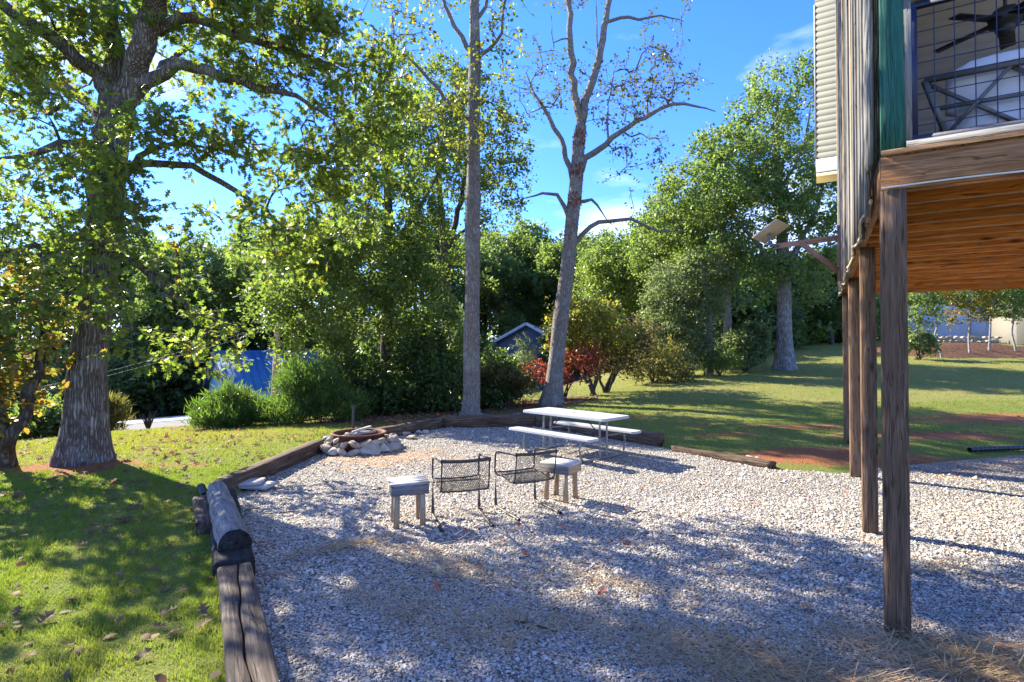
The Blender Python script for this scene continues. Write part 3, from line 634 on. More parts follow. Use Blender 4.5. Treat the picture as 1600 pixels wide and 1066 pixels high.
# a few turned sprays on the oak are its own leaves; small twin-stemmed tree at the left
b2 = gp(8, 745, -.08)
b2[2] = hz(b2[0], b2[1])
plant('young_tree', 'small twin stemmed tree with orange and yellow leaves beside the large oak', 'tree', 'bark_brown', 'leaf_orange',
      paths=[[(*b2, .13)] + P4([(10, 690, .11, 8.2), (-8, 620, .09, 8.2), (-20, 520, .07, 8.1), (-30, 430, .04, 8.0)], 8.2), P4([(14, 700, .1, 8.2), (38, 650, .085, 8.2), (55, 580, .07, 8.3), (68, 520, .05, 8.4), (75, 450, .03, 8.5)], 8.2)],
      ells=[E(20, 560, 8.2, 75, 40, .6), (*at(10, 630, 8.1), .6, .5, .35, 1.0), E(70, 600, 8.4, 35, 30, .4, .7), E(-60, 560, 8.0, 90, 70, .8), E(40, 490, 8.4, 70, 40, .6, .9), E(-40, 440, 8.1, 90, 50, .7)],
      ncl=95, nleaf=30, size=.115, kind='broad', seed=5, spread=.3, droop=.3, minz=.6, rtip=.005, flare=.5)

# tall pale poplar behind the gravel bed
Yp = 14.2; b = at(736, 649, Yp); b[2] = hz(b[0], b[1])
plant('poplar_tree', 'tall straight pale trunk with few leaves behind the timber edging', 'tree', 'bark_pale', 'leaf_poplar',
      paths=[[(*b, .225)] + P4([(737, 560, .205), (738, 420, .195), (739, 300, .185), (740, 180, .16), (741, 80, .145), (741, -20, .12), (743, -160, .08), (742, -300, .04)], Yp),
             P4([(739, 80, .07), (722, 55, .065), (700, 20, .055), (688, -20, .045), (680, -90, .03)], Yp), P4([(742, 90, .06), (765, 75, .05), (782, 45, .04, 14.0), (790, 0, .03, 13.9), (800, -60, .02)], Yp),
             P4([(741, 30, .06), (755, 5, .05), (775, -40, .035), (790, -90, .02)], Yp),
             P4([(736, 190, .06), (705, 165, .05), (670, 120, .045, 14), (640, 90, .035, 13.8), (600, 55, .025, 13.6), (560, 25, .012, 13.5)], Yp),
             P4([(738, 260, .03), (715, 235, .025, 13.6), (690, 225, .02, 13.3)], Yp)],
      ells=[E(630, 60, 13.8, 60, 45, .6), E(600, 20, 13.6, 40, 40, .5), E(690, 150, 14.0, 50, 40, .7, .7), E(790, 20, 14, 35, 60, .6), E(770, 90, 14, 30, 30, .5, .6), E(740, 190, 13.8, 60, 50, .8, .8), E(760, 260, 13.9, 50, 40, .6, .4), E(700, -60, 14, 90, 50, 1), E(745, -150, 14, 110, 80, 1.2), E(560, 60, 13.6, 30, 30, .4, .4)],
      ncl=230, nleaf=28, size=.11, kind='broad', seed=8, spread=.42, droop=.35, minz=5.5, rtip=.010, flare=.45, sides=44)

# forked tree with red creeper, leaning right
Yf = 17.0; b = at(861, 627, Yf); b[2] = hz(b[0], b[1])
forked = plant('forked_tree', 'leaning grey trunk with bare spreading limbs and red creeper behind the picnic table', 'tree', 'bark_pale', 'leaf_sparse',
      paths=[[(*b, .30)] + P4([(866, 590, .27), (874, 520, .24), (884, 440, .225), (892, 370, .215), (899, 300, .20), (904, 240, .19), (909, 195, .18)], Yf),
             P4([(908, 190, .12), (898, 140, .11), (893, 80, .10), (891, 0, .085), (886, -100, .06), (880, -200, .03)], Yf),
             P4([(910, 190, .13), (920, 140, .12), (935, 90, .105), (945, 40, .10), (955, -10, .085), (975, -90, .06), (990, -180, .03)], Yf),
             P4([(895, 280, .09), (882, 230, .08), (866, 195, .075), (850, 165, .06), (835, 145, .045), (822, 110, .03)], Yf),
             P4([(905, 275, .11), (918, 250, .10), (945, 225, .09), (985, 195, .075), (1020, 175, .065), (1055, 160, .055), (1090, 165, .035), (1120, 172, .02)], Yf),
             P4([(952, 220, .04), (950, 190, .035), (952, 160, .025), (960, 110, .012)], Yf),
             P4([(890, 345, .08), (884, 320, .07), (870, 303, .06), (850, 300, .05), (835, 305, .035), (815, 310, .015)], Yf),
             P4([(893, 385, .09), (910, 365, .08), (935, 348, .07), (970, 342, .06), (1005, 350, .05), (1030, 362, .035), (1070, 360, .02)], Yf),
             P4([(902, 315, .06), (925, 312, .055), (940, 330, .045), (950, 345, .03)], Yf),
             P4([(950, 30, .055), (970, 24, .05), (1000, 26, .04), (1035, 22, .03), (1065, 26, .02)], Yf),
             P4([(936, 88, .03), (933, 40, .02), (932, -10, .012)], Yf), P4([(895, 55, .03), (878, 58, .025), (865, 62, .02), (862, 20, .012)], Yf)],
      ells=[E(1010, 120, 17, 60, 55, .8), E(970, 160, 17, 50, 40, .7, .8), E(1060, 110, 17, 45, 50, .6), E(840, 140, 17, 40, 40, .8), E(870, 110, 17, 30, 40, .7), E(835, 80, 17, 22, 30, .5, .7), E(1000, 240, 17, 55, 30, .7, .7), E(1050, 20, 17, 50, 25, .6, .8), E(900, -60, 17, 80, 50, 1, .8), E(930, 130, 17, 30, 60, .6, .6), E(985, 290, 17, 30, 30, .5, .5)],
      ncl=210, nleaf=13, size=.11, kind='kite', seed=12, spread=.5, droop=.2, minz=4.5, rtip=.011, flare=.5, sides=44)
# red creeper on its trunk
r_ = np.random.default_rng(4); t = r_.uniform(0, 1, 900) ** .8; t = t[np.sin(t * 23) + .4 * np.sin(t * 61) + r_.normal(0, .4, 900) > .1]; NC = len(t); tr = smoothpath(P4([(890, 372, .21), (897, 320, .205), (902, 260, .19), (908, 195, .18)], Yf), .05); k = (t * (len(tr) - 1)).astype(int); a = r_.uniform(0, 6.28, NC)
c = tr[k, :3] + np.column_stack([np.cos(a), np.sin(a), 0 * a]) * (tr[k, 3] + .02)[:, None]; outw = np.column_stack([np.cos(a), np.sin(a), 0 * a + .3])
V, Fx = leafcloud(c, np.column_stack([0.5 * np.sin(a), -.5 * np.cos(a), -1 + 0 * a]) + r_.normal(0, .4, (NC, 3)), outw, r_.uniform(.05, .10, NC), 'kite')
cr_ = link('creeper', mesh_np('creeper', V - np.array(forked.location), Fx, 'leaf_red'), forked); cr_['label'] = 'red creeper leaves clinging to the upper trunk'

# tall trees of the near wood
def tall(name, label, px, py, Yd, r0, trunk, limbs, ells, leafm, ncl, nleaf, size, seed, barkm='bark_brown', kind='kite', group=None, **k):
    b = at(px, py, Yd); b[2] = hz(b[0], b[1])
    return plant(name, label, 'tree', barkm, leafm, group, paths=[[(*b, r0)] + P4(trunk, Yd)] + [P4(l, Yd) for l in limbs], ells=[E(*e) for e in ells], ncl=ncl, nleaf=nleaf, size=size, kind=kind, seed=seed, twigs=False, sides=30, step=.45, flare=.5, **k)
tall('maple_tree', 'dense bright green tree with dark trunk above the juniper bushes', 604, 636, 18.5, .24, [(605, 560, .22), (606, 460, .2), (606, 360, .17), (604, 260, .12), (602, 170, .06)],
     [[(606, 420, .1), (560, 360, .08), (510, 330, .05)], [(606, 400, .1), (650, 330, .08), (690, 260, .05)], [(605, 480, .09), (550, 450, .06), (480, 430, .04)], [(605, 330, .08), (570, 260, .06), (540, 200, .04)], [(606, 500, .07), (650, 470, .05), (690, 450, .03)]],
     [(600, 180, 18.5, 75, 55, 1.2), (560, 260, 18, 80, 60, 1.4), (650, 250, 18.8, 60, 60, 1.2, .7), (480, 390, 17.2, 80, 50, 1.4), (560, 400, 17.2, 90, 60, 1.6, 1.1), (450, 470, 16.8, 60, 45, 1.2), (530, 490, 16.8, 100, 45, 1.5), (640, 470, 17.5, 70, 60, 1.4), (600, 330, 17.8, 90, 60, 1.5), (690, 520, 17.8, 45, 50, 1.2), (490, 550, 16.8, 60, 35, 1.1), (670, 390, 18, 50, 50, 1.2, .8)],
     'leaf_maple', 640, 84, .12, 21, spread=.46, droop=.3, minz=1.8)
tall('ash_tree', 'tall dark stemmed tree whose round top stands behind the pale poplar trunk', 700, 640, 22, .24, [(700, 560, .22), (698, 480, .2), (696, 420, .18), (690, 340, .13), (684, 260, .09), (690, 180, .05)],
     [[(696, 400, .12), (715, 330, .1), (730, 260, .07), (745, 180, .04)], [(695, 420, .09), (660, 350, .07), (650, 270, .05)], [(700, 380, .08), (740, 350, .05), (780, 330, .03)]],
     [(700, 140, 22, 70, 55, 1.6), (660, 210, 22, 65, 60, 1.5), (750, 200, 22, 65, 65, 1.6), (790, 280, 22, 45, 55, 1.3), (700, 270, 21.5, 75, 60, 1.6), (770, 350, 22, 40, 35, 1.1, .8), (650, 300, 22, 40, 50, 1.2, .8), (720, 430, 22, 50, 50, 1.2, .6), (800, 210, 22, 30, 40, .9, .5)],
     'leaf_maple', 340, 60, .13, 22, spread=.48, droop=.25, minz=4.5)
tall('broad_tree', 'large spreading broadleaf tree with grey trunk standing on the rising lawn', 1225, 580, 25.5, .40, [(1226, 520, .34), (1225, 450, .31), (1226, 420, .3), (1222, 360, .24), (1218, 280, .18), (1216, 200, .1), (1220, 130, .05)],
     [[(1226, 430, .16), (1250, 380, .13), (1280, 320, .09), (1300, 240, .05)], [(1224, 430, .15), (1190, 390, .11), (1150, 340, .08), (1120, 290, .05)], [(1222, 340, .1), (1180, 260, .07), (1160, 200, .04)], [(1220, 300, .09), (1260, 220, .06), (1270, 150, .04)], [(1224, 400, .1), (1170, 400, .07), (1110, 380, .05), (1060, 350, .03)]],
     [(1225, 120, 25.5, 45, 35, 1.6), (1190, 180, 25.5, 60, 45, 2), (1260, 180, 25.5, 45, 60, 2), (1150, 240, 25, 70, 50, 2.2), (1240, 270, 25, 80, 60, 2.2), (1090, 290, 25, 75, 45, 2.2), (1160, 330, 24.6, 90, 50, 2.2), (1050, 330, 25, 50, 40, 1.8, .8), (1260, 370, 25, 60, 45, 2), (1190, 420, 24.6, 60, 30, 1.6, .8), (1280, 430, 25, 40, 40, 1.6, .8), (1120, 400, 25, 70, 35, 1.8, .8), (1300, 300, 25.5, 50, 70, 2)],
     'leaf_right', 600, 84, .15, 23, 'bark_grey', spread=.58, droop=.25, minz=3.2)
tall('slim_tree', 'slender grey trunked tree left of the spreading tree at the lawn edge', 1136, 572, 27, .2, [(1137, 500, .19), (1135, 430, .17), (1130, 360, .13), (1120, 280, .08)],
     [[(1136, 420, .09), (1160, 370, .06), (1180, 320, .04)], [(1135, 430, .09), (1100, 380, .06), (1080, 330, .04)]],
     [(1130, 300, 27, 60, 45, 1.8), (1080, 340, 27, 60, 45, 1.8), (1170, 380, 27.5, 55, 50, 1.8), (1100, 420, 27, 60, 45, 1.8), (1040, 390, 27, 55, 50, 1.8), (1160, 460, 27.5, 40, 30, 1.4, .8)],
     'leaf_right', 280, 80, .15, 24, 'bark_grey', spread=.58, droop=.25, minz=3.5)
tall('ivy_tree', 'ivy smothered tree with pale leaves at the edge of the rising lawn', 1107, 585, 24, .17, [(1108, 520, .16), (1104, 450, .13), (1095, 400, .08)], [[(1106, 480, .07), (1070, 450, .05), (1040, 430, .03)]],
     [(1060, 440, 24, 50, 35, 1.2), (1085, 490, 24, 40, 50, 1.0), (1040, 490, 24, 38, 45, 1.1), (1065, 545, 24, 45, 35, 1.1), (1107, 520, 24, 14, 60, .4, .8), (1105, 430, 24, 40, 40, 1)],
     'leaf_silver', 400, 56, .12, 25, 'bark_grey', spread=.5, droop=.4, minz=.5)
tall('hickory_tree', 'yellowing tree with several stems behind the forked trunk', 1085, 560, 31, .2, [(1085, 480, .18), (1086, 400, .14), (1090, 340, .08)], [[(1085, 430, .1), (1065, 380, .07), (1050, 340, .04)], [(1086, 420, .08), (1110, 370, .06)]],
     [(1010, 400, 31, 60, 45, 2), (960, 400, 31, 50, 40, 2), (990, 450, 31, 60, 40, 2), (1040, 360, 31, 60, 40, 2), (940, 440, 32, 40, 50, 2)], 'leaf_right', 400, 70, .17, 27, 'bark_brown', spread=.8, droop=.25, minz=3)

# understory: junipers, bushes, red and yellow shrubs
def bush(name, label, px, py, Yd, ells, leafm, ncl, nleaf, size, seed, kind='kite', nst=7, barkm='bark_brown', group=None, spread=.3, droop=.2, up=.25, hgt=.5, r0=.03):
    b = at(px, py, Yd); b[2] = hz(b[0], b[1]); r = np.random.default_rng(seed); paths = []
    for j in range(nst):
        e = ells[j % len(ells)]; q = np.array(E(*e)[:3]); s_ = b + np.array([r.normal(0, .06), r.normal(0, .06), 0]) * (j > 0)
        paths.append([(*s_, r0), (*(s_ * .55 + q * .45 + r.normal(0, .05, 3)), r0 * .7), (*(s_ * .15 + q * .85), r0 * .3)])
    return plant(name, label, 'shrub' if 'tree' not in name else 'tree', barkm, leafm, group, parts=('stems', 'foliage') if 'tree' not in name else ('trunk', 'crown'), paths=paths, ells=[E(*e) for e in ells], ncl=ncl, nleaf=nleaf, size=size, kind=kind, seed=seed, spread=spread, droop=droop, up=up,
                 minz=.1, twigs=False, rtip=.004, flare=0, sides=7, step=.25, zfloor=b[2] + .03)
bush('juniper', 'feathery green juniper bush nearest the road and its driveway', 362, 668, 14.2, [(335, 648, 14.2, 24, 18, .6), (360, 632, 14.2, 24, 24, .7), (385, 650, 14.2, 20, 18, .6), (355, 655, 13.9, 45, 15, .7)], 'leaf_juniper', 330, 44, .17, 31, 'needle', droop=.05, up=.9, spread=.26)
bush('juniper', 'wide feathery green juniper bush below the wooden utility pole', 455, 668, 14.4, [(428, 645, 14.4, 24, 20, .7), (470, 600, 14.6, 30, 30, .8), (500, 610, 14.6, 35, 45, .8), (460, 645, 14.1, 60, 20, .7), (540, 640, 14.6, 30, 30, .7)], 'leaf_juniper', 480, 44, .18, 32, 'needle', droop=.05, up=.8, spread=.28)
bush('leafy_shrub', 'dark leafy thicket around the trunk of the dense green tree', 620, 652, 16.8, [(570, 630, 16.6, 40, 25, .8), (630, 620, 16.6, 50, 30, .8), (690, 610, 16.8, 40, 45, .9), (660, 560, 17.2, 50, 35, .9), (560, 585, 17, 40, 35, .8)], 'leaf_dark', 420, 56, .12, 33, spread=.4)
bush('leafy_shrub', 'dark shrub with brownish red leaf sprays right of the poplar trunk', 775, 640, 17.5, [(765, 610, 17.5, 28, 35, .7), (785, 600, 17.8, 30, 30, .9), (775, 575, 18, 28, 25, .8)], 'leaf_dark', 200, 44, .13, 34, spread=.35)
bush('rusty_shrub', 'low rusty red shrub between the poplar and the leaning trunk', 790, 628, 17, [(790, 590, 17, 40, 10, .5), (820, 595, 17.2, 25, 10, .5), (760, 585, 17, 20, 10, .4)], 'leaf_brownish', 60, 26, .10, 48, spread=.25, droop=.1)
bush('cedar_sapling', 'pale green young cedar in front of the grey gabled house', 812, 628, 19.5, [(818, 545, 19.5, 12, 18, .3), (815, 575, 19.5, 22, 20, .5), (812, 605, 19.5, 28, 20, .6)], 'leaf_silver', 110, 40, .16, 35, 'needle', droop=.1, up=.4, spread=.3, nst=3)
bush('red_shrub', 'bright red leaved shrub behind the leaning trunk', 880, 618, 18.6, [(845, 580, 18.2, 32, 14, .5), (895, 565, 18.0, 35, 18, .5), (870, 590, 18.2, 38, 12, .5), (925, 560, 18, 14, 14, .4), (880, 540, 18.4, 40, 10, .4, .5)], 'leaf_red', 110, 26, .09, 36, spread=.3, droop=.15)
bush('redbud_tree', 'small crooked tree with yellow leaves beside the red shrub', 928, 622, 19.2, [(905, 500, 19.0, 48, 28, 1.0, 1.3), (880, 525, 19.2, 30, 20, .8), (950, 520, 19.2, 45, 25, 1), (930, 485, 19.5, 40, 15, .8)], 'leaf_yellow', 190, 34, .12, 37, 'broad', nst=5, spread=.5, droop=.3, r0=.07, barkm='bark_brown')
bush('dogwood_tree', 'dark purplish brown leaved small tree between the yellow tree and ivy tree', 945, 620, 19.8, [(980, 545, 19.6, 35, 25, .9), (960, 570, 19.4, 40, 18, .8), (1000, 520, 20, 25, 20, .8), (930, 545, 19.4, 35, 15, .7)], 'leaf_brownish', 130, 28, .11, 38, nst=5, spread=.5, droop=.15, r0=.06)
bush('tan_shrub', 'yellowish brown twiggy shrub before the ivy covered tree', 1020, 605, 21.5, [(1010, 570, 21.5, 30, 22, .9), (1045, 580, 21.8, 32, 18, .9), (1030, 550, 22, 30, 20, .8)], 'leaf_shrub', 190, 34, .10, 39, spread=.4)
bush('green_shrub', 'bright green conical shrub at the foot of the slender trunk', 1125, 590, 23.4, [(1115, 570, 23.4, 18, 16, .6), (1130, 555, 23.6, 20, 20, .6)], 'leaf_juniper', 120, 44, .14, 40, 'needle', up=.7, spread=.3)
bush('silver_shrub', 'rounded grey green shrub between the slender and the spreading tree', 1165, 580, 25, [(1160, 545, 25, 30, 25, .9), (1180, 530, 25.2, 16, 25, .7), (1145, 560, 24.8, 28, 14, .7)], 'leaf_silver', 200, 40, .16, 41, spread=.4)
bush('dark_hedge', 'dark evergreen thicket beyond the road behind the oak trunk', 250, 655, 37, [(190, 610, 37, 50, 40, 2), (250, 600, 38, 50, 50, 2), (300, 585, 40, 40, 50, 2), (220, 560, 40, 60, 50, 2), (310, 620, 40, 25, 30, 1.5), (140, 600, 38, 50, 50, 2)], 'leaf_dark', 420, 50, .3, 42, spread=.9)
# leafless clump and pampas grass by the road
bz_ = gp(233, 693, -1.1); bz_ = at(233, 693, 17.2); bz_[2] = hz(bz_[0], bz_[1]); A = Acc(); r = np.random.default_rng(2)
for j in range(16):
    a = r.uniform(0, 6.28); l = r.uniform(.35, .65); d = np.array([math.cos(a) * .45, math.sin(a) * .45, .9]); A.tube(np.array([[0, 0, -.05], d * l * .5 + (0, 0, .03), d * l]), [.025, .018, .008], 5)
o = link('bare_bush', A.mesh('bare_bush', 'bark_brown', True), loc=bz_); tag(o, 'leafless pruned bush stub on the golden grass near the road', 'shrub')
bush('tall_grass_clump', 'tan feathery ornamental grass clump right behind the oak trunk', 172, 680, 20.5, [(172, 650, 20.5, 14, 28, .5)], 'leaf_shrub', 60, 40, .3, 43, 'needle', up=1.5, spread=.4, droop=0)
bush('green_shrub', 'low green bush at the foot of the slope left of the oak', 60, 690, 14.5, [(50, 670, 14.5, 40, 25, .8), (85, 660, 14.8, 25, 25, .7)], 'leaf_maple', 150, 40, .14, 44, spread=.4)

# far wood: five kinds of tree, copied
def generic(seed, h, w, leafm, barkm):
    r = np.random.default_rng(seed); paths = [[(0, 0, 0, .24), (r.normal(0, .15), r.normal(0, .15), h * .35, .19), (r.normal(0, .3), r.normal(0, .3), h * .7, .11), (r.normal(0, .4), r.normal(0, .4), h * .93, .04)]]
    ells = []
    for j in range(9):
        zf = r.uniform(.3, .95); a = r.uniform(0, 6.28); rr = w * (1.05 - .8 * abs(zf - .5)) * r.uniform(.1, .6); ells.append((math.cos(a) * rr, math.sin(a) * rr, zf * h, w * r.uniform(.3, .5), w * r.uniform(.3, .5), h * r.uniform(.08, .13), 1))
    return grow(paths=paths, ells=ells, ncl=320, nleaf=50, size=.27, kind='kite', seed=seed, spread=.85, droop=.25, minz=h * .22, twigs=False, sides=10, step=.7, flare=.3)
protos = []
for j, (h, w, lm) in enumerate([(14, 3.6, 'leaf_dark'), (15.5, 4.0, 'leaf_right'), (13, 3.4, 'leaf_dark'), (16, 3.8, 'leaf_maple'), (12, 3.2, 'leaf_right')]):
    A, LV, LF, base = generic(100 + j, h, w, lm, 'bark_brown')
    protos.append((mesh_np('trunk', np.concatenate(A.V), [np.concatenate(f) for f in A.F.values()], 'bark_brown', True), mesh_np('crown', LV, LF, lm), h))
KIND = ['dark green far wood tree', 'mid green far wood tree', 'low dark far wood tree', 'bright green far wood tree', 'short mid green far wood tree']
def mark(px):
    for lim, ph in ((20, 'beyond the small orange tree'), (170, 'behind the oak trunk'), (300, 'beyond the road and driveway'), (420, 'behind the teal building gable'), (520, 'behind the blue metal roof'), (690, 'behind the dense bright green tree'),
                    (790, 'behind the pale poplar trunk'), (870, 'behind the grey gabled house'), (985, 'behind the yellow redbud'), (1090, 'behind the ivy smothered tree'), (1190, 'behind the slender trunk'), (1290, 'behind the spreading lawn tree'), (1420, 'behind the porch posts'), (1500, 'behind the blue grey garage'), (1580, 'behind the silver shed')):
        if px < lim: return ph
    return 'behind the beige outbuilding'
r = np.random.default_rng(77)
far = [(-160, 370, 46), (-90, 390, 52), (-20, 380, 45), (60, 375, 50), (130, 375, 44), (200, 365, 53), (235, 375, 47), (290, 380, 50), (345, 370, 46), (400, 360, 52), (450, 350, 44), (500, 340, 50), (560, 345, 45), (610, 350, 54), (660, 350, 46), (705, 370, 52), (265, 395, 41), (370, 390, 42), (760, 375, 56), (815, 370, 58), (850, 372, 56), (905, 385, 57), (960, 370, 46), (1000, 385, 56), (1050, 375, 44), (1110, 385, 52), (1160, 400, 42), (1215, 385, 50), (1262, 400, 44), (1300, 395, 40), (1345, 400, 52), (1400, 405, 60), (1470, 410, 64), (1540, 400, 62), (1610, 405, 66), (1700, 400, 60), (780, 390, 53), (870, 395, 53), (950, 420, 48), (735, 362, 55), (790, 352, 60), (832, 358, 62), (893, 362, 60), (925, 365, 51)]
for j, (px, top, Yd) in enumerate(far):
    b = at(px, 560, Yd); b[2] = hz(b[0], b[1]); tp = at(px, top, Yd)[2]; k = (j * 3 + int(r.integers(0, 3))) % 5
    if 725 < px < 930: k = (1, 4, 1, 3)[j % 4]
    tr_, cr_, h = protos[k]; lb = KIND[k] + ' ' + mark(px); root = thing('wood_tree', lb, 'tree', b, r.uniform(0, 6.28), 'far wood: ' + lb); sc = (tp - b[2]) / h; root.scale = (max(sc, .75), max(sc, .75), sc)
    link('trunk', tr_, root); link('crown', cr_, root)

# thickets closing the view below the far crowns
A, LV, LF, base = grow(paths=[[(0, 0, 0, .05), (.3, .2, 1.2, .03), (.6, .3, 2.4, .01)], [(0, 0, 0, .05), (-.5, 0, 1.0, .03), (-1.2, .1, 2.0, .01)]], ells=[(-1.4, 0, 1.3, 1.4, 1.0, 1.1, 1), (.9, .2, 1.7, 1.5, 1.0, 1.5, 1), (0, -.3, .8, 2.4, .9, .7, 1), (0, 0, 3.0, 1.3, .9, .9, 1)], ncl=210, nleaf=40, size=.26, kind='kite', seed=140, spread=.6, droop=.2, minz=.1, twigs=False, sides=6, step=.5, flare=0, zfloor=.05)
TS = mesh_np('stems', np.concatenate(A.V), [np.concatenate(f) for f in A.F.values()], 'bark_brown', True); TF = [mesh_np('foliage', LV, LF, m_) for m_ in ('leaf_dark', 'leaf_right')]
for j, (px, Yd, sc) in enumerate([(-120, 42, 1.6), (-30, 40, 1.5), (50, 42, 1.6), (120, 41, 1.5), (180, 43, 1.7), (250, 45, 1.7), (330, 46, 1.7), (420, 46, 1.8), (500, 44, 1.8), (580, 40, 1.6), (640, 34, 1.4), (700, 33, 1.3), (745, 33, 1.1), (935, 36, 1.3), (990, 35, 1.4), (1050, 34, 1.3), (1105, 36, 1.5), (1160, 38, 1.5), (1210, 41, 1.5), (1255, 44, 1.4), (1295, 43, 1.3), (1330, 46, 1.5), (1400, 62, 1.6), (1480, 64, 1.7), (1570, 63, 1.6), (1660, 60, 1.6)]):
    b = at(px, 560, Yd); b[2] = hz(b[0], b[1]) - .05; lb = ('dark leafy thicket ' if j % 3 else 'mid green leafy thicket ') + mark(px)
    root = thing('thicket', lb, 'shrub', b, r.uniform(-.5, .5), 'thickets: ' + lb); root.scale = (sc, sc, sc * r.uniform(.8, 1.15)); link('stems', TS, root); link('foliage', TF[0 if j % 3 else 1], root)

# ------------------------------------------------------------------ timber edging
def timber(name, label, p0, p1, w, h, mat, seed, groove=False, jit=.005):
    m, L = frame(p0, p1)
    if groove:
        sec = np.array([(-w / 2 + .015, -h / 2), (w / 2 - .015, -h / 2), (w / 2, -h / 2 + .02), (w / 2, h / 2 - .015), (w / 2 - .012, h / 2), (.012, h / 2), (.006, h / 2 - .01), (-.002, h / 2 - .07), (-.008, h / 2 - .01), (-.014, h / 2), (-w / 2 + .012, h / 2), (-w / 2, h / 2 - .015), (-w / 2, -h / 2 + .02)])
    else: sec = np.array([(-w / 2 + .02, -h / 2), (0, -h / 2), (w / 2 - .02, -h / 2), (w / 2, -h / 2 + .02), (w / 2, 0), (w / 2, h / 2 - .022), (w / 2 - .02, h / 2), (w / 6, h / 2), (-w / 6, h / 2), (-w / 2 + .02, h / 2), (-w / 2, h / 2 - .022), (-w / 2, 0), (-w / 2, -h / 2 + .02)])
    V, Fs = extrude(L, sec, max(10, int(L / .08)), jit, seed)
    if groove:                                   # the split wanders along the top
        k = np.abs(V[:, 1]) < .035; V[k, 1] += .018 * np.sin(V[k, 0] * 2.3 + 1) + .006 * np.sin(V[k, 0] * 11)
    return tag(link(name, mesh_np(name, V, Fs, mat), mat4=m), label, 'timber')
def TP(x, y, z): return (x, y, z)
timber('railway_tie', 'old grey railway tie split by a long crack beside the left lawn', (-.62, 1.6, .095), (-2.20, 4.34, .095), .24, .2, 'wood_tie', 1, True, .004)
tie2 = timber('railway_tie', 'dark burnt tie lying under the rounded log', (-2.22, 4.38, .10), (-3.52, 6.62, .09), .30, .22, 'wood_burnt', 2, False, .006)
timber('edging_timber', 'brown edging timber running from the rounded log to the fire pit', (-3.77, 7.1, .10), (-3.60, 10.2, .10), .2, .24, 'wood_tie_brown', 3, False, .005)
timber('edging_timber', 'weathered edging timber behind the ring of the fire pit', (-3.52, 10.45, .10), (-1.74, 13.28, .12), .2, .24, 'wood_tie_brown', 4)
timber('edging_timber', 'thick pale brown edging timber in front of the poplar trunk', (-1.66, 13.32, .13), (.58, 13.52, .13), .24, .28, 'wood_tie_brown', 5)
timber('edging_timber', 'long edging timber behind the picnic table', (.66, 13.46, .12), (2.92, 10.72, .12), .22, .26, 'wood_tie_brown', 6)
timber('edging_timber', 'low rotten split timber at the edge of the rising lawn', (3.05, 10.3, .02), (4.18, 8.72, .045), .16, .13, 'wood_tie_brown', 7, False, .016)
# rounded log with a burnt end lying on the tie
a = np.linspace(-.35, np.pi + .35, 15); w, h = .13, .14
sec = np.column_stack([np.cos(a)[::1] * w, np.maximum(np.sin(a), -.3) * h - .03])
m, L = frame((-2.34, 4.62, .27), (-3.47, 6.42, .26)); V, Fs = extrude(L, sec, 44, .009, 9, taper=.86); V += (.004 * sn(V * np.array([6, 40, 40]), 3))[:, None]
me = mesh_np('log', V, Fs, 'wood_grey'); me.materials.append(MAT['wood_burnt'])
for p in me.polygons:
    if len(p.vertices) > 4 and p.center[0] < 0: p.material_index = 1
tag(link('log', me, mat4=m), 'grey rounded half log with a black burnt end on top of the dark tie', 'log')
timber('tie_stub', 'short reddish brown rotten tie end standing in the grass behind the log', (-2.98, 5.3, .10), (-3.56, 6.25, .11), .15, .25, 'wood_tie_brown', 12, False, .014)
# drain pipe end
A = Acc(); q = at(322, 766, 6.5); ax = unit(np.array([-.55, .8, 0]))
ts = np.linspace(0, .5, 26); A.tube(np.array([np.array([q[0], q[1], .16]) + ax * t for t in ts]), .045 + .006 * np.sin(ts * 120), 14)
tag(link('drain_pipe', A.mesh('drain_pipe', 'black_plastic', True)), 'black corrugated drain pipe end beside the rounded log', 'pipe')
A = Acc(); P = smoothpath([(8.3, 9.9, .06), (8.9, 10.05, .07), (9.6, 10.2, .06), (11, 10.6, .06)], .03); P[:, 2] = [max(hz(p[0], p[1]), -.02) + .055 for p in P]
A.tube(P, .042 + .005 * np.sin(np.arange(len(P)) * 1.6), 12)
tag(link('drain_hose', A.mesh('drain_hose', 'black_plastic', True)), 'black corrugated hose lying at the grass edge beyond the porch posts', 'pipe')

# ------------------------------------------------------------------ stones
def rock(seed, sub=2):
    bm = bmesh.new(); bmesh.ops.create_icosphere(bm, subdivisions=sub, radius=1.0); r = np.random.default_rng(seed)
    V = np.array([v.co[:] for v in bm.verts]); pl = unit(r.normal(size=(13, 3)) * np.array([1, 1, 1.4])); dd = r.uniform(.42, .8, 13)
    for n_, d_ in zip(pl, dd):
        k = V @ n_; V = V - np.maximum(0, k - d_)[:, None] * n_[None]
    V += .03 * sn(V * 3, seed)[:, None] * V
    for v, c in zip(bm.verts, V): v.co = c
    me = bpy.data.meshes.new('rock'); bm.to_mesh(me); bm.free(); me.materials.append(MAT['fieldstone']); return me
rocks = [rock(200 + j) for j in range(9)]
def place_rock(name, c, s, label, group=None, seed=0, cat='stone', tilt=.3):
    r = np.random.default_rng(seed); o = link(name, rocks[seed % 9], loc=c); o.scale = s; o.rotation_euler = (r.normal(0, tilt), r.normal(0, tilt), r.uniform(0, 6.28)); return tag(o, label, cat, group)
FP = np.array([-2.93, 10.45])
A = Acc(); a = np.linspace(0, 2 * np.pi, 49)[:-1]; n = 48
for z0, z1, r0, r1 in [(0, .3, .47, .49)]:
    prof = [(.47, .0), (.475, .275), (.515, .287), (.52, .312), (.507, .32), (.46, .315), (.45, .275), (.45, .0)]
V = np.concatenate([np.column_stack([np.cos(a) * r0, np.sin(a) * r0, np.full(n, z0)]) for r0, z0 in prof]); k = np.arange(n)
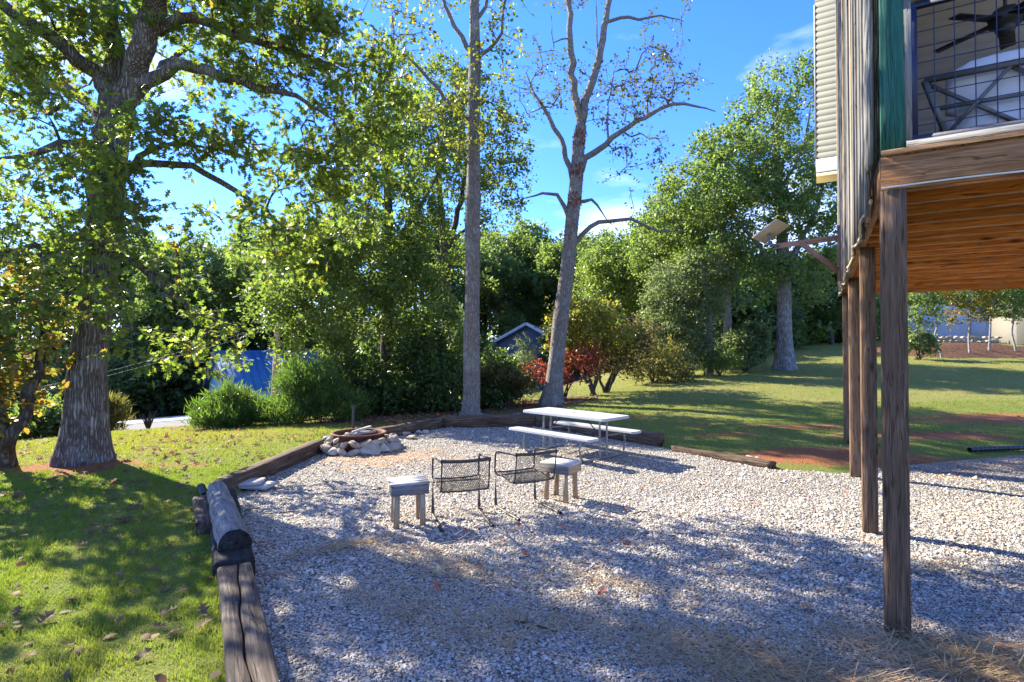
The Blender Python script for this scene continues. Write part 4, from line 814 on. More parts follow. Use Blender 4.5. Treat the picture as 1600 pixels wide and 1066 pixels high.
Q = np.concatenate([np.column_stack([i * n + k, i * n + (k + 1) % n, (i + 1) * n + (k + 1) % n, (i + 1) * n + k]) for i in range(len(prof) - 1)])
fp = thing('fire_ring', 'round rusty steel fire ring set inside the piled stones', 'fire pit', (*FP, .0)); link('ring', mesh_np('ring', V, Q, 'rust', True), fp)
t = np.linspace(0, .45, 6); V = np.concatenate([np.column_stack([np.cos(a) * q, np.sin(a) * q, .17 + .03 * sn(np.column_stack([np.cos(a) * q * 8, np.sin(a) * q * 8, 0 * a])) + .0 * a]) for q in t])
Q = np.concatenate([np.column_stack([i * n + k, i * n + (k + 1) % n, (i + 1) * n + (k + 1) % n, (i + 1) * n + k]) for i in range(5)])
link('ash_bed', mesh_np('ash_bed', V, Q, 'fire_ash', True), fp)
r = np.random.default_rng(31)
for lay, (zz, rad, cnt, sz) in enumerate([(.065, .68, 22, .165), (.17, .62, 20, .13), (.235, .60, 13, .08)]):
    for j in range(cnt):
        an = 2 * np.pi * (j + r.uniform(-.2, .2)) / cnt + lay * .2
        if lay == 2 and not (3.3 < an % 6.283 < 6.28 or an % 6.283 < .9): continue
        rr = rad + r.normal(0, .025); s = sz * r.uniform(.7, 1.25)
        place_rock('stone', (FP[0] + math.cos(an) * rr, FP[1] + math.sin(an) * rr, zz), (s * 1.15, s * .9, s * .62), 'rough tan fieldstone piled against the rusty fire ring', 'stones piled round the fire ring', 300 + lay * 40 + j, tilt=.4)
for j, (dx, dy, dz, s) in enumerate([(-.24, -.2, .25, .085), (-.12, -.05, .28, .08), (-.25, .05, .25, .085), (.05, -.2, .24, .075)]):
    place_rock('stone', (FP[0] + dx, FP[1] + dy, dz), (s, s * .8, s * .7), 'pale stone lying inside the rusty fire ring', 'stones inside the fire ring', 420 + j)
for j, (dx, dy, an, l) in enumerate([(.05, .05, .3, .5), (.1, -.02, -.5, .42), (.02, .12, 1.0, .45)]):
    c_ = np.array([FP[0] + dx, FP[1] + dy, .29 + .03 * j]); dv = np.array([math.cos(an), math.sin(an), .12]) * l / 2
    tag(beam('firewood', c_ - dv, c_ + dv, .05, .04, 'wood_stool', jit=.008, nseg=6, share=False), ['pale splintered firewood, longest piece in the fire ring', 'short pale firewood piece across the fire ring', 'topmost pale firewood piece in the fire ring'][j], 'firewood')
for (px, py, s, lab, fl) in [(655, 676, .1, 'round pale stone beside the edging timber, lying next to its twin', 1), (666, 675, .09, 'round pale stone beside the edging timber, lying next to its twin', 1), (641, 683, .18, 'flat brown stone leaning by the edging timber right of the fire ring', .45), (634, 677, .15, 'reddish flat stone behind the flat brown one near the fire ring', .5)]:
    p = gp(px, py, .03); place_rock('stone', (p[0], p[1], s * .5 * fl + .0), (s, s * .75, s * .75 * fl), lab, 'two round stones by the timber' if fl == 1 else None, int(px), tilt=.1)
for (px, py, s, lab) in [(425, 893, .06, 'reddish pebble on the gravel beside the burnt log end'), (590 - 150, 912, .07, 'flat pale stone on the gravel near the split railway tie'), (1168, 716, .10, 'dark stone at the end of the rotten split timber'), (1182, 718, .07, 'small grey stone in the grass beyond the rotten timber end')]:
    p = gp(px, py, .02); place_rock('stone', (p[0], p[1], hz(p[0], p[1]) + .03 if px > 1000 else .025), (s, s * .8, s * .5), lab, None, int(px))
for j, (px, py, an, lab) in enumerate([(383, 757, .25, 'flat pale paving slab, the upper one of two beside the brown edging timber'), (402, 757, -.1, 'flat pale paving slab, the lower one of two beside the brown edging timber')]):
    p = gp(px, py, .05); c_ = np.array([p[0], p[1], .05 if j else .085]); dv = np.array([math.cos(an), math.sin(an), 0]) * .24
    tag(beam('paving_slab', c_ - dv, c_ + dv, .32, .035, 'slab_stone', jit=.012, nseg=5, share=False), lab, 'slab')
# steel stake behind the fire ring
p = gp(546, 668, .1); A = Acc(); zz = hz(-3.4, 12.2); A.tube(np.array([[-3.42, 11.75, zz - .1], [-3.42, 11.75, zz + .28], [-3.415, 11.75, zz + .56]]), .03, 8); A.tube(np.array([[-3.415, 11.75, zz + .54], [-3.415, 11.75, zz + .62]]), .04, 8)
tag(link('stake', A.mesh('stake', 'brace_metal', True)), 'thin dark metal stake standing in the grass behind the fire ring', 'stake')

# ------------------------------------------------------------------ furniture
def stool(label, p, rz, topmat, legmat):
    t = thing('wooden_stool', label, 'stool', (*p, 0), rz); W_, D_ = .40, .34
    for j in range(4):
        y_ = -D_ / 2 + (j + .5) * D_ / 4; beam('top_slat', (-W_ / 2 - .01, y_, .462), (W_ / 2 + .01, y_, .462 + .002 * (j % 2)), D_ / 4 - .011, .024, topmat, t, b=.003)
    for s_ in (-1, 1):
        beam('apron', (-W_ / 2, s_ * (D_ / 2 - .012), .398), (W_ / 2, s_ * (D_ / 2 - .012), .398), .024, .10, 'wood_grey' if s_ < 0 else legmat, t)
        beam('apron', (s_ * (W_ / 2 - .012), -D_ / 2 + .025, .398), (s_ * (W_ / 2 - .012), D_ / 2 - .025, .398), .0235, .10, legmat, t)
    for sx in (-1, 1):
        for sy in (-1, 1):
            x_, y_ = sx * (W_ / 2 - .07), sy * (D_ / 2 - .055)
            beam('leg', (x_ + sx * .012, y_ + sy * .01, -.015), (x_, y_, .445), .062, .036, legmat, t, up=(0, 1, 0), b=.006)
    return t
s1 = gp(632, 822, 0); s2 = gp(873, 780, 0)
stool('square wooden stool with whitish slatted top left of the chairs', (s1[0] + .02, s1[1] + .12), R(19), 'wood_stool', 'wood_pale')
stool('square wooden stool with grey slatted top right of the chairs', (s2[0] + .03, s2[1] + .05), R(-36), 'wood_stool', 'wood_pale')

def chair(label, p, fwd):
    rz = math.atan2(fwd[1], fwd[0]) - math.pi / 2
    t = thing('mesh_chair', label, 'chair', (*p, 0), rz)           # local +Y is where the sitter looks
    hw = .26
    for s_ in (-1, 1):
        x_ = s_ * (hw + .012)
        A = Acc(); A.tube(uround([(x_, -.60, .014), (x_, .0, .014), (x_, .0, .40)], .06), .019, 8); link('leg', A.mesh('leg', 'dark_metal', True), t)
        A = Acc(); A.tube(uround([(s_ * hw, -.51, .70), (x_, -.46, .71), (x_, .0, .67), (x_, .03, .42), (x_, -.06, .395)], .06), .0115, 7); link('arm', A.mesh('arm', 'dark_metal', True), t)
    # sling profile: seat front -> seat -> bend -> back top
    prof = uround([(.0, .425), (-.40, .375), (-.475, .40), (-.525, .715)], .09, 8)
    seat_len = np.concatenate([[0], np.cumsum(np.linalg.norm(np.diff(prof, axis=0), axis=1))])
    def on(u, v):   # u across -1..1, v along 0..L
        yy = np.interp(v, seat_len, prof[:, 0]); zz_ = np.interp(v, seat_len, prof[:, 1]); return np.array([u * hw, yy, zz_ - .012 * (1 - u * u)])
    L = seat_len[-1]
    A = Acc(); rim = [on(-1, v) for v in np.linspace(0, L, 26)]; rim2 = [on(1, v) for v in np.linspace(L, 0, 26)]
    A.tube(np.array(rim), .009, 6); A.tube(np.array(rim2), .009, 6); A.tube(np.array([on(u, 0) for u in np.linspace(-1, 1, 9)]), .009, 6); link('rim', A.mesh('rim', 'dark_metal', True), t)
    A = Acc(); A.tube(np.array([on(u, L) + (0, 0, .004) for u in np.linspace(-1.04, 1.04, 9)]), .018, 8); link('top_rail', A.mesh('top_rail', 'dark_metal', True), t)
    for v0, v1, nm in [(0, L * .58, 'seat_mesh'), (L * .58, L, 'back_mesh')]:
        A = Acc(); cell = .021; W2 = 2 * hw; nn2 = int((W2 + (v1 - v0)) / cell)
        for j in range(-nn2, nn2):
            for sg in (1, -1):
                pts = []
                for vv in np.linspace(v0, v1, 9):
                    uu = (j * cell + sg * (vv - v0) * .55) / hw
                    if -1 <= uu <= 1: pts.append(on(uu, vv))
                if len(pts) > 1: A.tube(np.array(pts), .0022, 3)
        link(nm, A.mesh(nm, 'dark_metal'), t)
    A = Acc(); A.tube(np.array([on(u, L * .58) - (0, .0, .012) for u in np.linspace(-1.04, 1.04, 9)]), .009, 6); A.tube(np.array([(-hw, -.06, .395), (hw, -.06, .395)]), .009, 6); link('crossbar', A.mesh('crossbar', 'dark_metal', True), t)
    return t
chair('brown steel mesh chair beside the whitish wooden stool', (-.645, 6.32), unit(np.array([-.30, .954])))
chair('brown steel mesh chair beside the grey topped wooden stool', (.045, 6.70), unit(np.array([-.46, .888])))

# picnic table
tb = thing('picnic_table', 'white plastic picnic table with attached benches on grey steel tube legs', 'picnic table', (1.13, 9.95, 0), math.atan2(-.724, .69))
def slabmesh(L, w, h, mat, name):
    bm = bmesh.new(); bmesh.ops.create_cube(bm, size=1.0); bmesh.ops.scale(bm, vec=(L, w, h), verts=bm.verts)
    ed = [e for e in bm.edges if abs(e.verts[0].co.z - e.verts[1].co.z) > h * .5]; bmesh.ops.bevel(bm, geom=ed, offset=.05, segments=4, affect='EDGES', profile=.5)
    bmesh.ops.bevel(bm, geom=[e for e in bm.edges if abs(e.verts[0].co.z - e.verts[1].co.z) < 1e-5 and len(e.link_faces) == 2 and abs(e.link_faces[0].normal.dot(e.link_faces[1].normal)) < .3], offset=.008, segments=2, affect='EDGES')
    me = bpy.data.meshes.new(name); bm.to_mesh(me); bm.free(); me.materials.append(MAT[mat]); return me
TL, TW = 1.92, .76
link('tabletop', slabmesh(TL, TW, .048, 'table_plastic', 'tabletop'), tb, (0, 0, .722))
A = Acc(); A.tube(np.array([(0, 0, .744), (0, 0, .752)]), [.03, .026], 14); A.tube(np.array([(0, 0, .751), (0, 0, .7525)]), [.026, .001], 14); link('umbrella_cap', A.mesh('umbrella_cap', 'grey_tube'), tb)
for s_ in (-1, 1): link('bench', slabmesh(TL, .27, .042, 'table_plastic', 'bench'), tb, (0, s_ * .62, .425))
for e_ in (-1, 1):
    x_ = e_ * .66; A = Acc()
    A.tube(uround([(x_, -.60, .40), (x_, -.66, .22), (x_, -.58, .019), (x_, .58, .019), (x_, .66, .22), (x_, .60, .40)], .10, 8), .019, 10); link('leg_frame', A.mesh('leg_frame', 'grey_tube', True), tb)
    for s_ in (-1, 1):
        A = Acc(); A.tube(np.array([(x_, s_ * .10, .03), (x_, s_ * .10, .70)]), .019, 10); link('post', A.mesh('post', 'grey_tube', True), tb)
        A = Acc(); A.tube(uround([(x_, s_ * .10, .40), (x_ , s_ * .35, .385), (x_, s_ * .62, .40)], .05), .012, 8); link('bench_strut', A.mesh('bench_strut', 'grey_tube', True), tb)
    A = Acc(); A.box((x_ - e_ * .02, 0, .36), (x_ - e_ * .42, 0, .69), .03, .008); link('brace', A.mesh('brace', 'brace_metal'), tb)
    A = Acc(); A.tube(np.array([(x_, -.12, .36), (x_, .12, .36)]), .012, 8); link('cross_tube', A.mesh('cross_tube', 'grey_tube', True), tb)

# ------------------------------------------------------------------ raised porch of the house
DO = (2.48, 3.64); dv_ = np.array([.4948, .869]); PR = math.atan2(-.4948, .869)
pc = thing('raised_porch', 'weathered raised timber porch on tall brown posts with a green corner post', 'porch', (*DO, 0), PR)
ZB, ZT = 2.965, 3.19            # underside and top of the deck frame
def lp(x, y): return DO[0] + x * .869 + y * .4948, DO[1] - x * .4948 + y * .869
for x_, y_ in [(.07, .07), (.07, 2.42), (.07, 5.25), (.07, 7.93), (4.9, .07), (4.9, 4), (4.9, 7.93)]:
    q = hz(*lp(x_, y_)); beam('post', (x_, y_, q - .1), (x_, y_, ZB - .002), .14, .14, 'wood_post', pc, up=(0, 1, 0), b=.008, jit=.002, nseg=8, share=False)
beam('rim_beam', (-.0, .025, (ZB + ZT) / 2), (5.0, .025, (ZB + ZT) / 2), .05, ZT - ZB, 'wood_beam', pc, jit=.0015, nseg=10)
beam('rim_beam', (0.025, .055, (ZB + ZT) / 2), (0.025, 8.0, (ZB + ZT) / 2), .05, ZT - ZB - .01, 'wood_beam', pc)
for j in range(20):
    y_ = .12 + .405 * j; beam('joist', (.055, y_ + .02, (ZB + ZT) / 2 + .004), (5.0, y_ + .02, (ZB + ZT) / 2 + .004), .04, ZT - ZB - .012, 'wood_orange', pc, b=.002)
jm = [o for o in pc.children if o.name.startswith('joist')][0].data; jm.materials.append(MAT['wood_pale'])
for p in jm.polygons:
    if p.center[2] < -.098 and abs(p.center[0]) < 1: p.material_index = 1          # paler lower edges paint in light bounced up from the ground
beam('rim_beam', (0.052, 8.02, (ZB + ZT) / 2), (5.0, 8.02, (ZB + ZT) / 2), .04, ZT - ZB + .03, 'wood_orange', pc)
for j in range(36):
    x_ = .01 + .14 * j; beam('deck_board', (x_ + .07, -.01, ZT + .019), (x_ + .07, 8.04, ZT + .019), .134, .034, 'wood_beam', pc)
beam('edge_strip', (0, -.022, ZT + .018), (5, -.022, ZT + .018), .02, .036, 'wood_post', pc)
ZF = ZT + .038
beam('corner_post', (.068, .068, ZF), (.068, .068, 6.26), .136, .136, 'wood_green', pc, up=(0, 1, 0), b=.006, jit=.0015, nseg=10)
# left side: upright weathered boards, uneven
r = np.random.default_rng(9); y_ = .02; j = 0
while y_ < 8.0:
    wd = r.choice([.14, .09, .18]); xo = -.018 - r.choice([0, .018, .03]) - r.uniform(0, .01); zb = ZB - .03 + r.uniform(-.05, .05) if y_ > .2 else ZB + .2
    beam('side_board', (xo, y_ + wd / 2, zb), (xo - r.normal(0, .008), y_ + wd / 2, 9.6), wd - .012, .022, 'wood_side' if j % 7 != 3 else 'wood_pale', pc, up=(1, 0, 0), b=.003, jit=.0018, nseg=12, share=False); y_ += wd; j += 1
beam('light_block_sheet', (.004, .16, 6.4), (.004, 8.0, 6.4), .016, 6.3, 'wood_side', pc)  # unseen sheet added to stop sun leaking between the side boards
A = Acc(); t = np.linspace(.05, 7.9, 130); P = np.column_stack([-.055 + .014 * np.sin(t * 5), t, ZB - .035 + .02 * np.sin(t * 3.3) + .012 * np.sin(t * 9)]); A.tube(P, .010 + .002 * np.sin(t * 31), 7)
o = link('rope', A.mesh('rope', 'rope', True), pc); o['label'] = 'tan rope strung along the lower edge of the side boards'
A = Acc(); t = np.linspace(0.0, 5, 60); A.tube(np.column_stack([t, -.012 + 0 * t, ZB + .012 + .006 * np.sin(t * 4)]), .006, 6); link('cable', A.mesh('cable', 'cable', True), pc)
# railing with wire panel
beam('sill_rail', (.14, .04, ZF + .022), (5, .04, ZF + .022), .12, .042, 'wood_white', pc)
beam('end_trim', (.158, .04, ZF + .044), (.158, .04, 4.24), .034, .09, 'wood_white', pc, up=(1, 0, 0))
beam('top_rail', (.176, .04, 4.22), (5, .04, 4.22), .09, .045, 'wood_white', pc)
for z_ in (ZF + .062, 4.175): beam('panel_frame', (.176, .04, z_), (5, .04, z_), .04, .036, 'navy', pc)
beam('panel_frame', (.192, .04, ZF + .081), (.192, .04, 4.156), .032, .04, 'navy', pc, up=(0, 1, 0))
A = Acc()
for x_ in np.arange(.30, 5, .104): A.tube(np.array([(x_, .04, ZF + .06), (x_, .04, 4.17)]), .0035, 5)
for z_ in np.arange(ZF + .15, 4.16, .104): A.tube(np.array([(.2, .047, z_), (5, .047, z_)]), .0035, 5)
link('wire_grid', A.mesh('wire_grid', 'navy', True), pc)
# inner wall of tan lap siding, ceiling, roof slab
Aw = Acc(); Aw.box((.06, 3.06, 4.7), (5, 3.06, 4.7), .08, 2.95); wall_in = link('inner_wall', Aw.mesh('inner_wall', 'tan_siding'), pc)
for j in range(24): beam('siding_board', (.06, 3.006 , ZF + .06 + .118 * j), (5, 3.006, ZF + .06 + .118 * j), .012, .116, 'tan_siding', wall_in, up=(0, -.06, 1), b=.002)
beam('ceiling', (.1, 4.05, 6.3), (5, 4.05, 6.3), 7.9, .05, 'wood_pale', pc); beam('roof', (.03, 4.05, 6.56), (5.2, 4.05, 6.56), 7.9, .1, 'grey_roof', pc)
# upper gable wall that overhangs at the far left corner
Aw = Acc(); Aw.box((-.42, 8.62, 7.3), (4.5, 8.62, 7.3), .5, 3.6); gw = link('gable_wall', Aw.mesh('gable_wall', 'cream_siding'), pc)
for j in range(28): beam('siding_board', (-.425, 8.36, 5.86 + .125 * j), (4.5, 8.36, 5.86 + .125 * j), .012, .123, 'cream_siding', gw, up=(0, -.045, 1), b=.002)
beam('trim_board', (-.43, 8.355, 5.66), (4.5, 8.355, 5.66), .03, .27, 'trim_white', pc); beam('corner_trim', (-.432, 8.352, 5.80), (-.432, 8.352, 9.0), .03, .024, 'trim_white', pc, up=(0, 1, 0)); beam('soffit_strip', (-.425, 8.61, 5.47), (4.5, 8.61, 5.47), .54, .06, 'yellow_soffit', pc)

# solar panel on a timber bracket fixed to the porch side
sb = thing('solar_panel', 'small solar panel on a bracketed wooden arm fixed to the porch side', 'solar panel', (*lp(-.05, 6.5), 0), PR)
zc = at(1310, 372, 9.3)[2] + .02
ce = np.array([-1.02, -.12]); beam('arm', (-.0, 0, zc), (ce[0], ce[1], zc - .08), .04, .09, 'wood_pinkish', sb); beam('wall_block', (-.035, -.02, zc - .75), (-.035, -.02, zc + .2), .05, .09, 'wood_pinkish', sb, up=(0, 1, 0)); beam('brace', (-.05, -.052, zc - .58), (-.6, -.115, zc - .07), .036, .085, 'wood_pinkish', sb)
A = Acc(); A.box((ce[0] + .06, ce[1], zc - .09), (ce[0] - .10, ce[1], zc - .02), .05, .05); A.tube(np.array([(ce[0] - .09, ce[1], zc - .03), (ce[0] - .10, ce[1], zc + .16)]), .02, 8); link('bracket', A.mesh('bracket', 'bracket_metal'), sb)
pv = thing('x', '', ''); bpy.data.objects.remove(pv)
nrm = unit(np.array([-.30, .42, .85])); c_ = np.array([ce[0] - .07, ce[1] + .0, zc + .19]); u = unit(np.cross(np.array([.45, .9, 0]), nrm)); v = np.cross(nrm, u)
m4 = Matrix.Identity(4)
for k_, col in enumerate((u, v, nrm)):
    for q in range(3): m4[q][k_] = col[q]
m4.translation = Vector(c_)
V, Fs = extrude(.52, section(.36, .028, .004)); pn = link('panel', mesh_np('panel', V, Fs, 'solar_back'), sb, mat4=m4)
V, Fs = extrude(.48, section(.32, .006, .001)); link('cell_face', mesh_np('cell_face', V + np.array([0, 0, .0185]), Fs, 'solar_cell'), pn)

# sofa and ceiling fan on the porch
sf = thing('porch_sofa', 'dark metal sofa with crossed lattice back and white cushions behind the porch railing', 'sofa', (*lp(.42, .62), ZF), PR)
fr = lambda a, b, nm, w=.03: beam(nm, a, b, w, w, 'sofa_metal', sf, share=False)
BL, BR, TLf, TRt = (.03, .0, .24), (1.75, 0, .24), (-.10, -.02, .66), (1.88, -.02, .66)
for a, b in ((BL, BR), (TLf, TRt), (BL, TLf), (BR, TRt)): fr(a, b, 'back_frame', .036)
for j in range(4):
    f0, f1 = j / 4, (j + 1) / 4; q = lambda f, top: tuple(np.array(BL if not top else TLf) * (1 - f) + np.array(BR if not top else TRt) * f)
    fr(q(f0, 0), q(f1, 1), 'lattice_bar', .026); b0, b1 = np.array(q(f0, 1)), np.array(q(f1, 0)); fr(b0 + (0, .03, 0), b1 + (0, .03, 0), 'lattice_bar', .026)
fr((-.05, .0, .44), (1.82, .0, .44), 'lattice_bar', .022)
for x_ in (.05, 1.73):
    for y_ in (.0, .62): fr((x_, y_, 0), (x_, y_, .26), 'leg')
fr((.03, .62, .24), (1.75, .62, .24), 'seat_frame'); fr((.03, 0.02, .24), (.03, .62, .24), 'seat_frame'); fr((1.75, 0.02, .24), (1.75, .62, .24), 'seat_frame')
def cushion(L, w, h, c, nm):
    bm = bmesh.new(); bmesh.ops.create_cube(bm, size=1.0); bmesh.ops.subdivide_edges(bm, edges=bm.edges, cuts=5, use_grid_fill=True)
    for v in bm.verts:
        f = lambda a: 1 - (abs(a) * 2) ** 4 * .35
        v.co = Vector((v.co.x * L * f(v.co.y) ** .3, v.co.y * w * f(v.co.x) ** .5 * (1 - .3 * (abs(v.co.z) * 2 > .99) * 0), v.co.z * h * f(v.co.x) * f(v.co.y)))
    me = bpy.data.meshes.new(nm); bm.to_mesh(me); bm.free(); me.materials.append(MAT['cushion'])
    for p_ in me.polygons: p_.use_smooth = True
    return link(nm, me, sf, c)
for j in range(2):
    cushion(.86, .62, .16, (.46 + .87 * j, .36, .335), 'seat_cushion'); o = cushion(.82, .16, .44, (.46 + .87 * j, .13, .58), 'back_cushion'); o.rotation_euler = (R(8), 0, 0)
fp_ = at(1578, 26, 5.0); fn = thing('ceiling_fan', 'dark ceiling fan with long blades hanging inside the porch', 'fan', fp_, .35)
A = Acc(); A.tube(np.array([(0, 0, .10), (0, 0, 6.27 - fp_[2])]), .016, 8); link('rod', A.mesh('rod', 'fan_dark', True), fn)
pr = [(.0, -.16), (.05, -.155), (.075, -.10), (.07, -.06), (.12, -.05), (.13, .03), (.09, .09), (.03, .12), (0, .12)]; a = np.linspace(0, 2 * np.pi, 25)[:-1]; k = np.arange(24)
V = np.concatenate([np.column_stack([np.cos(a) * q, np.sin(a) * q, np.full(24, z_)]) for q, z_ in pr]); Q = np.concatenate([np.column_stack([i * 24 + k, i * 24 + (k + 1) % 24, (i + 1) * 24 + (k + 1) % 24, (i + 1) * 24 + k]) for i in range(len(pr) - 1)])
link('motor', mesh_np('motor', V, Q, 'fan_dark', True), fn)
for j in range(5):
    a_ = j * 2 * math.pi / 5 + .45; d_ = np.array([math.cos(a_), math.sin(a_), 0]); beam('blade', d_ * .11 + (0, 0, -.01), d_ * .56 + (0, 0, -.03), .12, .012, 'fan_dark', fn, up=(.15 * -d_[1], .15 * d_[0], 1), b=.005)

# ------------------------------------------------------------------ buildings beyond
def quad(V, mat, name, parent): return link(name, mesh_np(name, np.array(V, float), [[0, 1, 2, 3]], mat), parent)
def house(name, label, cat, p, rz, L, w, hw, hr, wallm, roofm, trimm='trim_white', over=.35, boards=None):
    """local: +X along the ridge, gable ends at x = 0 and L"""
    t = thing(name, label, cat, p, rz); z0 = -1.5; A = Acc()
    V = np.array([(0, -w / 2, z0), (L, -w / 2, z0), (L, w / 2, z0), (0, w / 2, z0), (0, -w / 2, hw), (L, -w / 2, hw), (L, w / 2, hw), (0, w / 2, hw), (0, 0, hw + hr), (L, 0, hw + hr)])
    me = mesh_np('wall', V, [np.array([(0, 1, 5, 4), (2, 3, 7, 6)]), np.array([(1, 2, 6, 9, 5), (3, 0, 4, 8, 7)])], wallm); wl = link('wall', me, t)
    sl = hr / (w / 2); th = .12
    for s_ in (-1, 1):
        e = (w / 2 + over); V = np.array([(-over, 0, hw + hr + .02), (L + over, 0, hw + hr + .02), (L + over, s_ * e, hw + hr - sl * e + .02), (-over, s_ * e, hw + hr - sl * e + .02)]); V2 = V + (0, 0, th)
        rf = link('roof', mesh_np('roof', np.vstack([V, V2]), np.array([(0, 1, 2, 3), (7, 6, 5, 4), (0, 4, 5, 1), (1, 5, 6, 2), (2, 6, 7, 3), (3, 7, 4, 0)]), roofm), t)
        if roofm == 'blue_roof':
            n_ = int(L / .45)
            A = Acc()
            for q in range(n_): xx = -over + .2 + q * (L + 2 * over - .4) / (n_ - 1); A.box((xx, s_ * .08, hw + hr - sl * .08 + .05 + th), (xx, s_ * (e - .02), hw + hr - sl * e + .03 + th), .04, .03)
            link('seam', A.mesh('seam', roofm), rf)
        for x_ in (-over, L + over): beam('rake_board', (x_, 0, hw + hr + .04), (x_, s_ * e, hw + hr - sl * e + .04), .05, .22, trimm, t)
    return t
# green building with a blue metal roof; its gable faces the drive
gb = at(318, 655, 33.5); gb[2] = hz(gb[0], gb[1]); rzb = math.atan2(.30, 1)
b1 = house('metal_roof_building', 'teal building with steep blue metal roof beyond the juniper bushes', 'building', gb + np.array([.5, .8, 0]), R(40), 13, 5.4, 1.75, 2.1, 'teal_wall', 'blue_roof', 'wood_pinkish', .3)
w_ = beam('window', (-.02, -.15, 2.1), (-.02, -.15, 3.4), .6, .06, 'trim_white', b1, up=(1, 0, 0))
for q in (0, 1): V, Fs = extrude(.56, section(.46, .02, .002)); link('pane', mesh_np('pane', V + np.array([-.31 + .62 * q, 0, -.035]), Fs, 'glass_dark'), w_)
beam('vent', (-.03, .75, 2.4), (-.03, .75, 2.85), .5, .05, 'trim_white', b1, up=(1, 0, 0)); gd = beam('garage_door', (-.03, 1.35, -1.3), (-.03, 1.35, 1.2), 2.0, .05, 'trim_white', b1, up=(1, 0, 0))
for q in range(4): V, Fs = extrude(.55, section(1.9, .02, .004)); link('door_panel', mesh_np('door_panel', V + np.array([-.9 + .6 * q, 0, -.03]), Fs, 'trim_white'), gd)
# grey gabled house
g2 = at(823, 560, 42); g2[2] = hz(g2[0], g2[1])
ridge = at(820, 507, 42)[2] - g2[2]
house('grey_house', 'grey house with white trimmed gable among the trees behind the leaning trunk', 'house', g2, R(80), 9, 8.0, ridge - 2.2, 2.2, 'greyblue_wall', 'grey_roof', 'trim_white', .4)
# buildings up the hill, seen below the porch
g3 = at(1462, 528, 46); g3[2] = hz(g3[0], g3[1]); base3 = at(1462, 528, 46)[2]
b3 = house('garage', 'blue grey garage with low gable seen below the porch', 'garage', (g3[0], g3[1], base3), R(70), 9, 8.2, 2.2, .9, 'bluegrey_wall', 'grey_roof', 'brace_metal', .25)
beam('door', (-.03, -2.9, -1.0), (-.03, -2.9, 1.9), .9, .06, 'bluegrey_wall', b3, up=(1, 0, 0)); beam('corner_board', (-.03, -4.05, -1.0), (-.03, -4.05, 2.2), .12, .06, 'brace_metal', b3, up=(1, 0, 0))
for q in range(3): beam('clapboard', (-.03, -4.0, 2.0 + .02 * q), (-.03, 4.0, 2.0 + .02 * q), .05, .05, 'brace_metal', b3) if q == 0 else None
g4 = at(1530, 524, 50); b4 = thing('metal_shed', 'long low silver shed with ribbed walls between garage and beige outbuilding', 'shed', g4, R(-8))
A = Acc(); A.box((-3.5, 0, .2), (4.5, 0, .2), 4, 3.0); wl = link('wall', A.mesh('wall', 'silver_wall'), b4)
for q in range(10): beam('siding_board', (-3.5, -2.015, -.9 + .22 * q), (4.5, -2.015, -.9 + .22 * q), .03, .2, 'silver_wall', wl, up=(0, -.15, 1))
A = Acc(); A.box((-3.8, 0, 1.78), (4.8, 0, 1.78), 4.5, .12); link('roof', A.mesh('roof', 'grey_tube'), b4)
g5 = at(1625, 527, 40); b5 = thing('outbuilding', 'beige outbuilding with dark flat roof right of the silver shed', 'shed', g5, R(-20))
A = Acc(); A.box((-2.2, 0, .2), (3, 0, .2), 4, 3.2); link('wall', A.mesh('wall', 'beige_wall'), b5); A = Acc(); A.box((-2.6, 0, 1.9), (3.4, 0, 1.9), 4.8, .18); link('roof', A.mesh('roof', 'grey_roof'), b5)
# mulched bank with a low stone wall and slim birches
cx, cy = at(1520, 545, 31)[:2]; n1, n2_ = 40, 18; u = np.linspace(-1, 1, n1); v = np.linspace(-1, 1, n2_); U, Vv = np.meshgrid(u, v); X_ = cx + U * 4.6 - Vv * 1.0; Y_ = cy + Vv * 2.6 + U * .4
Zt = at(1520, 534, 31)[2]; base_ = ht(X_.ravel(), Y_.ravel()).reshape(X_.shape); prof = np.clip(1 - np.maximum(np.abs(U) ** 3, 0), 0, 1) * sstep(-1, .35, Vv) * (1 - sstep(.85, 1.0, Vv) * .7)
Z_ = base_ - .05 + (np.maximum(Zt - base_, .3)) * prof + .06 * n2(X_ * 3, Y_ * 3)
i = (np.arange(n2_ - 1)[:, None] * n1 + np.arange(n1 - 1)[None]).ravel()
o = link('mulch_bank', mesh_np('mulch_bank', np.column_stack([X_.ravel(), Y_.ravel(), Z_.ravel()]), np.column_stack([i, i + 1, i + n1 + 1, i + n1]), 'mulch', True)); o['kind'] = 'structure'; o['label'] = 'bank of reddish mulch and leaf litter up the hill'
wl = thing('garden_wall', 'low dry stone garden wall on top of the mulch bank', 'wall', (cx + .6, cy + 1.5, Zt)); r = np.random.default_rng(6)
for row in range(2):
    for j in range(11): link('stone', rocks[int(r.integers(0, 9))], wl, (-2.2 + .42 * j + .2 * row, r.normal(0, .05), .05 + .22 * row)).scale = (.26, .22, .14)
def birch(label, px, py, Yd, lean, ells, lm, seed):
    b = at(px, py, Yd); b[2] = max(hz(b[0], b[1]), b[2] - .1)
    plant('slim_birch', label, 'tree', 'bark_birch', lm, 'slim birches on the mulch bank', paths=[[(*b, .055), (b[0] + lean * .5, b[1] + .1, b[2] + 1.0, .05), (b[0] + lean * .4, b[1], b[2] + 1.9, .045), (b[0] + lean, b[1], b[2] + 3.2, .04), (b[0] + lean * 1.4, b[1], b[2] + 4.6, .02)]], ells=[E(*e) for e in ells], ncl=80, nleaf=30, size=.16, kind='kite', seed=seed, spread=.5, minz=1.2, twigs=False, sides=8, flare=.2)
